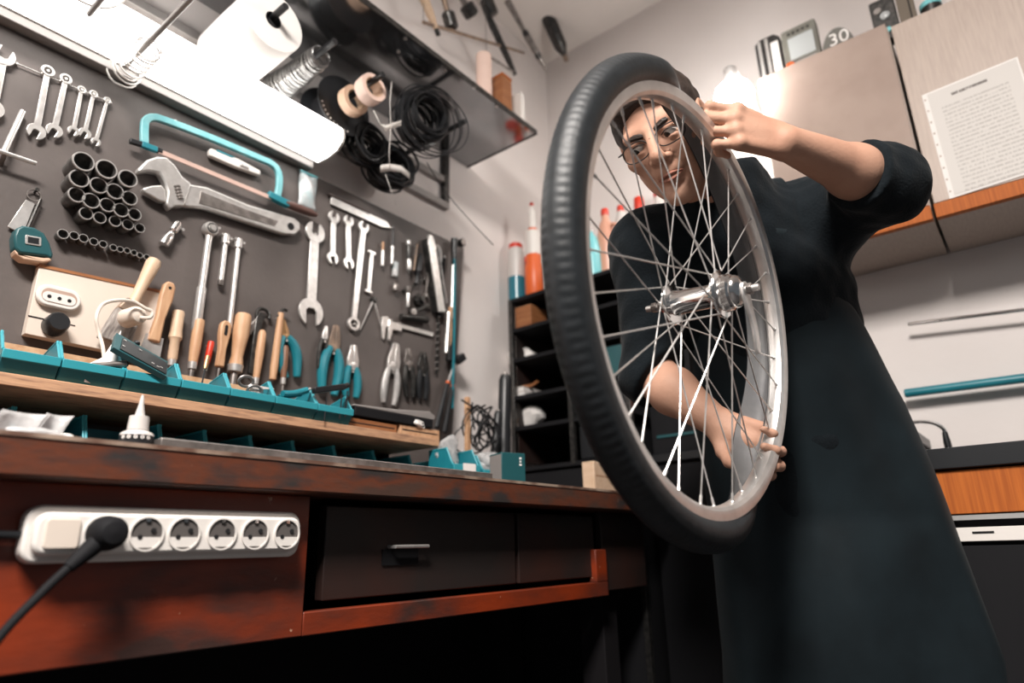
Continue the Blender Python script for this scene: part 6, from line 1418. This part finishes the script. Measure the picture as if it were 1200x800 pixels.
# ---- bottles on top of the rack
ZR = lev[0] + 0.0006
def bottle(name, label, px, pyt, X, wpx, m, cap, prof, capr=0.35, caph=0.12, extra=None, group='bottles on the rack'):
    b0 = onX(px, 340, X); top = onX(px, pyt, X); H_ = top.z - ZR; sc = (Vector((X, b0.y, 1.75)) - CAM).dot(FW) / FPX; r = wpx * sc / 2
    o = thing(name, label, 'bottle', (X, onX(px, (340 + pyt) / 2, X).y, ZR), group)
    body = MB().lathe([(r * q, H_ * (1 - caph) * t) for t, q in prof], seg=24).build('body', m, o)
    MB().lathe([(r * capr, H_ * (1 - caph) - 0.002), (r * capr * 1.04, H_ * (1 - caph) + 0.002), (r * capr, H_ * 0.985), (r * capr * 0.85, H_)], seg=20).build('cap', cap, o)
    if extra: extra(o, r, H_)
    return o
std = [(0, 0.9), (0.02, 1), (0.68, 1), (0.82, 0.8), (0.94, 0.42), (1, 0.40)]
def fluid(o, r, H_): MB().lathe([(r * 1.01, 0.001), (r * 1.015, H_ * 0.44), (r * 0.9, H_ * 0.45)], seg=24).build('fluid', 'bluefluid', o)
bottle('coolant_bottle', 'clear bottle half full of blue-green fluid with a red cap', 605, 286, 1.845, 20, 'bottlewhite', 'red', [(0, 0.95), (0.02, 1), (0.9, 1), (0.97, 0.92), (1, 0.8)], 0.8, 0.08, fluid)
def spray(o, r, H_):
    MB().cyl((0, 0, H_ * 0.97), (0, 0, H_ * 1.06), 0.006).build('stem', 'white', o); MB().ball((0, 0, H_ * 1.08), 0.009, 10).build('tip', 'red', o)
    MB().lathe([(r * 0.86, H_ * 0.50), (r * 0.86, H_ * 0.76)], seg=20, cap=False).build('label', 'white', o)
bottle('oil_bottle', 'tall orange bottle with a white nozzle beside the blue-green one', 625, 247, 1.86, 22, 'orange', 'white', [(0, 0.9), (0.02, 1.0), (0.45, 1.0), (0.52, 0.84), (0.80, 0.84), (0.88, 0.6), (0.94, 0.5), (1, 0.48)], 0.45, 0.20, spray)
bottle('round_jar', 'small orange jar half hidden behind the tall orange bottle', 613, 302, 1.95, 16, 'orange', 'red', std, 0.7, 0.10)
bottle('blue_bottle', 'pale cyan bottle seen between the tyre and the first spokes', 694, 268, 1.82, 22, 'bottlecyan', 'bottlewhite', [(0, 0.9), (0.02, 1), (0.6, 1), (0.85, 0.7), (0.95, 0.35), (1, 0.3)], 0.3, 0.06)
def handle(o, r, H_):
    MB().tube(smooth_path([(-r * 0.2, -r * 0.75, H_ * 0.74), (-r * 0.3, -r * 1.35, H_ * 0.66), (-r * 0.3, -r * 1.35, H_ * 0.36), (-r * 0.2, -r * 0.85, H_ * 0.28)], 6), r * 0.20, 10).build('handle', 'bottlepink', o)
    MB().box((-r * 0.4, -r * 0.9, H_ * 0.45), (0.004, r * 0.5, H_ * 0.16)).build('sticker', 'bottlecyan', o)
bottle('handled_jug', 'pink-beige jug with a looped handle and a red cap', 712, 244, 1.86, 26, 'bottlepink', 'red', [(0, 0.85), (0.02, 0.95), (0.35, 1.0), (0.6, 0.95), (0.84, 0.6), (0.93, 0.36), (1, 0.34)], 0.36, 0.09, handle)
bottle('white_bottle', 'white bottle with a small red cap right of the pink jug', 731, 240, 1.94, 26, 'bottlewhite', 'red', [(0, 0.9), (0.02, 1), (0.72, 1), (0.88, 0.6), (1, 0.36)], 0.34, 0.08)
# bottles further right stand on the back wall's ledge
lg = thing('wall_ledge', 'narrow dark ledge on the back wall behind the man\'s shoulder', 'ledge', (2.12, 0.80, 1.63)); MB().box2((-0.11, -0.19, 0), (0.079, 0.17, 0.024)).build('board', 'matblack', lg, bevel=0.001)
for y in (-0.15, 0.13): MB().prism([(-0.09, 0), (0.079, 0), (0.079, -0.12)], y, y + 0.01, Matrix(((1, 0, 0, 0), (0, 0, -1, 0), (0, 1, 0, 0), (0, 0, 0, 1)))).build('bracket', 'dsteel', lg)
bottle('white_bottle', 'white bottle with a wide red cap beside the man\'s shoulder', 753, 230, 2.10, 24, 'bottlewhite', 'red', std, 0.50, 0.14)
bottle('white_bottle', 'white bottle whose red cap shows just above the man\'s collar', 776, 216, 2.14, 24, 'bottlewhite', 'red', std, 0.42, 0.10)
# ================================================================== on the wall cabinets
def on_cab(px, py, zt, X=1.97): p = onX(px, py, X); return Vector((X, p.y, zt))
zt1, zt2 = 2.1655, 2.1455
YX = fr3((0, 0, 0), (0, -1, 0), (0, 0, 1), (-1, 0, 0))       # x to the right in the photo, y up, z towards the room
def cabthing(name, label, cat, px0, px1, pyt, zt, X=1.95):
    a, b = onX(px0, 60, X), onX(px1, 60, X); top = onX((px0 + px1) / 2, pyt, X).z
    o = thing(name, label, cat, Matrix.Translation((X, (a.y + b.y) / 2, zt)) @ YX); return o, abs(a.y - b.y), top - zt
o, w, h = cabthing('meter_box', 'dark grey meter with pale stripes, leftmost on the wall cabinet', 'meter', 885, 916, 42, zt1)
MB().prism([(-w / 2, 0), (w / 2, 0), (w / 2, h * 0.9), (w * 0.3, h), (-w * 0.3, h), (-w / 2, h * 0.92)], -0.03, 0.0).build('case', 'dsteel', o, bevel=0.004)
for x in (-0.30, -0.02): MB().box((w * x, h * 0.5, 0.002), (w * 0.12, h * 0.9, 0.004)).build('stripe', 'alu', o)
MB().box((w * 0.28, h * 0.5, 0.002), (w * 0.3, h * 0.62, 0.004)).build('panel', 'white', o)
o, w, h = cabthing('multimeter', 'grey multimeter with a pale display and an orange knob on the wall cabinet', 'multimeter', 918, 962, 27, zt1)
MB().prism(rrect(w / 2, h / 2, 0.008), -0.035, 0.0, Matrix.Translation((0, h / 2, 0))).build('case', mat('meter_grey', (0.17, 0.165, 0.14), 0.5), o, bevel=0.003)
MB().prism(rrect(w * 0.36, h * 0.24, 0.003), 0.0, 0.003, Matrix.Translation((w * 0.03, h * 0.53, 0))).build('display', 'screen', o)
MB().lathe([(w * 0.13, 0), (w * 0.13, 0.010), (w * 0.10, 0.012)], (-w * 0.36, h * 0.16, 0), (0, 0, 1), 18).build('knob', 'orange', o)
for k in range(5): MB().box((-w * 0.28 + k * w * 0.14, h * 0.88, 0.001), (w * 0.08, h * 0.05, 0.002)).build('print', 'dsteel', o)
MB().box((w * 0.08, h * 0.16, 0.001), (w * 0.6, h * 0.14, 0.002)).build('button_bar', 'greymetal', o)
o, w, h = cabthing('dial_gauge', 'round grey dial with white digits lying on the wall cabinet', 'gauge', 962, 1006, 30, zt1)
MB().prism([(w / 2 * math.cos(R(a)), max(0.0, h * math.sin(R(a)))) for a in range(0, 181, 12)], -0.04, 0.0).build('case', mat('gauge_grey', (0.13, 0.125, 0.11), 0.5), o, bevel=0.002)
def text(body, size, m, parent, fr, name='digits'):
    cu = bpy.data.curves.new(name, 'FONT'); cu.body = body; cu.size = size; cu.extrude = 0.0006; cu.align_x = 'CENTER'; cu.materials.append(M[m])
    t = bpy.data.objects.new(name, cu); COL.objects.link(t); t.parent = parent; t.matrix_local = fr
    dg = bpy.context.evaluated_depsgraph_get(); me = bpy.data.meshes.new_from_object(t.evaluated_get(dg)); 
    n = bpy.data.objects.new(name, me); COL.objects.link(n); n.parent = parent; n.matrix_local = fr
    bpy.data.objects.remove(t); return n
text('30', h * 0.62, 'paper', o, Matrix.Translation((w * 0.06, h * 0.38, 0.0012)))
o, w, h = cabthing('black_radio', 'dark device with a glassy window at the top right on the wall cabinet', 'device', 1030, 1062, -8, zt2)
MB().prism(rrect(w / 2, h / 2, 0.006), -0.04, 0.0, Matrix.Translation((0, h / 2, 0))).build('case', 'dsteel', o, bevel=0.003); MB().lathe([(w * 0.2, 0), (w * 0.2, 0.006), (w * 0.12, 0.009)], (w * 0.05, h * 0.55, 0), (0, 0, 1), 20).build('window', 'screen', o); MB().lathe([(w * 0.16, 0), (w * 0.16, 0.005)], (-w * 0.2, h * 0.72, 0), (0, 0, 1), 16).build('dial', 'gsteel', o); MB().lathe([(w * 0.13, 0), (w * 0.13, 0.005)], (w * 0.05, h * 0.2, 0), (0, 0, 1), 16).build('dial', 'bottlecyan', o)
o, w, h = cabthing('brown_case', 'dark brown case right of the glassy device on the wall cabinet', 'case', 1064, 1086, -14, zt2)
MB().box((0, h / 2, -0.02), (w, h, 0.04)).build('case', mat('brown_case', (0.14, 0.11, 0.08), 0.6), o, bevel=0.002); MB().box((w * 0.2, h * 0.5, 0.001), (w * 0.08, h * 0.9, 0.002)).build('seam', 'hole', o)
o, w, h = cabthing('teal_lid_tub', 'small tub with teal lid at the top edge on the wall cabinet', 'tub', 1090, 1120, -10, zt2)
MB().lathe([(w * 0.42, 0), (w * 0.48, h * 0.8)], (0, 0, -0.03), (0, 1, 0), 20).build('tub', 'dsteel', o); MB().lathe([(w * 0.5, h * 0.8), (w * 0.5, h)], (0, 0, -0.03), (0, 1, 0), 20).build('lid', 'bottlecyan', o)
# ---- sheet of paper in a punched pocket on the right cabinet door
XP = XCF - 0.0015
A, B, C_ = onX(1080, 112, XP), onX(1113, 233, XP), onX(1235, 194, XP)
D_ = A + (C_ - B)
ppr = thing('paper_sheet', 'printed sheet in a punched plastic pocket fixed on the cabinet door', 'paper', B)
def pq(u, v, o=0.0): return (B + (A - B) * v + (C_ - B) * u) - B + Vector((-o, 0, 0))
m = bpy.data.materials.new('printed_sheet'); m.use_nodes = True; nt = m.node_tree; b_ = nt.nodes['Principled BSDF']; b_.inputs['Roughness'].default_value = 0.85; b_.inputs['Specular IOR Level'].default_value = 0.1
uvn = nt.nodes.new('ShaderNodeUVMap'); sep = nt.nodes.new('ShaderNodeSeparateXYZ'); nt.links.new(uvn.outputs['UV'], sep.inputs[0])
def math_(op, a, b=None):
    n = nt.nodes.new('ShaderNodeMath'); n.operation = op
    for i, q in enumerate((a, b)):
        if q is None: continue
        if isinstance(q, (int, float)): n.inputs[i].default_value = q
        else: nt.links.new(q, n.inputs[i])
    return n.outputs[0]
rows_n = math_('FRACT', math_('MULTIPLY', sep.outputs['Y'], 26.0)); inrow = math_('LESS_THAN', rows_n, 0.45)
mp_ = nt.nodes.new('ShaderNodeMapping'); mp_.inputs['Scale'].default_value = (60, 26, 1); nt.links.new(uvn.outputs['UV'], mp_.inputs['Vector'])
ns = nt.nodes.new('ShaderNodeTexNoise'); ns.inputs['Scale'].default_value = 1.0; nt.links.new(mp_.outputs['Vector'], ns.inputs['Vector'])
ink = math_('MULTIPLY', inrow, math_('GREATER_THAN', ns.outputs['Fac'], 0.46))
ink = math_('MULTIPLY', ink, math_('MULTIPLY', math_('GREATER_THAN', sep.outputs['X'], 0.12), math_('LESS_THAN', sep.outputs['X'], 0.86)))
ink = math_('MULTIPLY', ink, math_('LESS_THAN', sep.outputs['Y'], 0.84))
tl = math_('MULTIPLY', math_('MULTIPLY', math_('GREATER_THAN', sep.outputs['Y'], 0.90), math_('LESS_THAN', sep.outputs['Y'], 0.925)), math_('MULTIPLY', math_('GREATER_THAN', sep.outputs['X'], 0.26), math_('LESS_THAN', sep.outputs['X'], 0.66)))
tl = math_('MULTIPLY', tl, math_('GREATER_THAN', ns.outputs['Fac'], 0.40))
mx = nt.nodes.new('ShaderNodeMix'); mx.data_type = 'RGBA'
nt.links.new(math_('MAXIMUM', math_('MULTIPLY', ink, 0.35), tl), mx.inputs['Factor']); mx.inputs['A'].default_value = (0.66, 0.63, 0.60, 1); mx.inputs['B'].default_value = (0.20, 0.18, 0.17, 1)
nt.links.new(mx.outputs['Result'], b_.inputs['Base Color']); M['print'] = m
def sheet(u0, u1, v0, v1, o, name, mm, t=0.0006):
    mb = MB(); q = [pq(u0, v0, o), pq(u1, v0, o), pq(u1, v1, o), pq(u0, v1, o)]; k = [p + Vector((t, 0, 0)) for p in q]
    mb.add(q + k, [(0, 3, 2, 1), (4, 5, 6, 7), (0, 1, 5, 4), (1, 2, 6, 5), (2, 3, 7, 6), (3, 0, 4, 7)]); ob = mb.build(name, mm, ppr)
    uv = ob.data.uv_layers.new(name='UVMap'); cs = [(u0, v0), (u1, v0), (u1, v1), (u0, v1)]
    for lp_ in ob.data.loops: uv.data[lp_.index].uv = ((cs[lp_.vertex_index % 4][0] - u0) / (u1 - u0), (cs[lp_.vertex_index % 4][1] - v0) / (v1 - v0))
    return ob
sheet(0.0, 1.0, 0.0, 1.0, 0.0008, 'pocket', 'paper'); sheet(0.055, 0.98, 0.02, 0.985, 0.0018, 'printed_page', 'print')
for k in range(9): MB().lathe([(0.0026, 0), (0.0026, 0.0006)], pq(0.024, 0.06 + 0.11 * k, 0.0016), (-1, 0, 0), 10).build('punched_hole', 'cabinet', ppr)
# ---- rods and pipe on the back wall
def wallrod(name, label, cat, A, B, r, m, off, extra=None):
    a, b = onX(A[0], A[1], XW - off), onX(B[0], B[1], XW - off); d_ = (b - a); b = a + d_ * (0.75 / d_.length); o = thing(name, label, cat, a)
    MB().turned((0, 0, 0), b - a, [(0, r * 0.8), (0.004, r), (1, r)], 14).build('bar', m, o)
    for t in (0.52, 0.95): 
        q = (b - a) * t; MB().cyl(q, q + Vector((off, 0, 0)), r * 0.8).build('bracket', 'gsteel', o)
    return o
wallrod('steel_rod', 'thin polished steel rod on the back wall above the teal pipe', 'rod', (1064, 380), (1200, 363), 0.0055, 'chrome', 0.05)
wallrod('teal_pipe', 'teal painted pipe running along the back wall above the worktop', 'pipe', (1060, 461), (1200, 443), 0.0125, 'teal', 0.045)
pa = onX(1112, 524, 2.0); o = thing('black_cable', 'bent chrome hose with a black end standing on the worktop', 'hose', Vector((2.0, pa.y, 0.9195)))
K = lambda x, y: onX(x, y, 2.0) - o.location
MB().tube(smooth_path([K(1060, 497), K(1075, 494), K(1092, 495), K(1104, 501), K(1109, 509)], 6), 0.0045, 8).build('hose', 'chrome', o); MB().turned(K(1107, 506), (0, 0, 0), [(0, 0.006), (0.3, 0.0085), (1, 0.0085)], 14).build('end', 'black', o)
o = thing('cyan_card', 'thin pale cyan strip lying on the worktop', 'strip', onX(1155, 523, 2.0) * 1.0); o.location.z = 0.9195; MB().box((0, 0, 0.0035), (0.05, 0.06, 0.007)).build('card', 'bottlecyan', o, bevel=0.001); MB().box((0, 0, 0.0072), (0.04, 0.05, 0.0006)).build('print', 'paper', o)
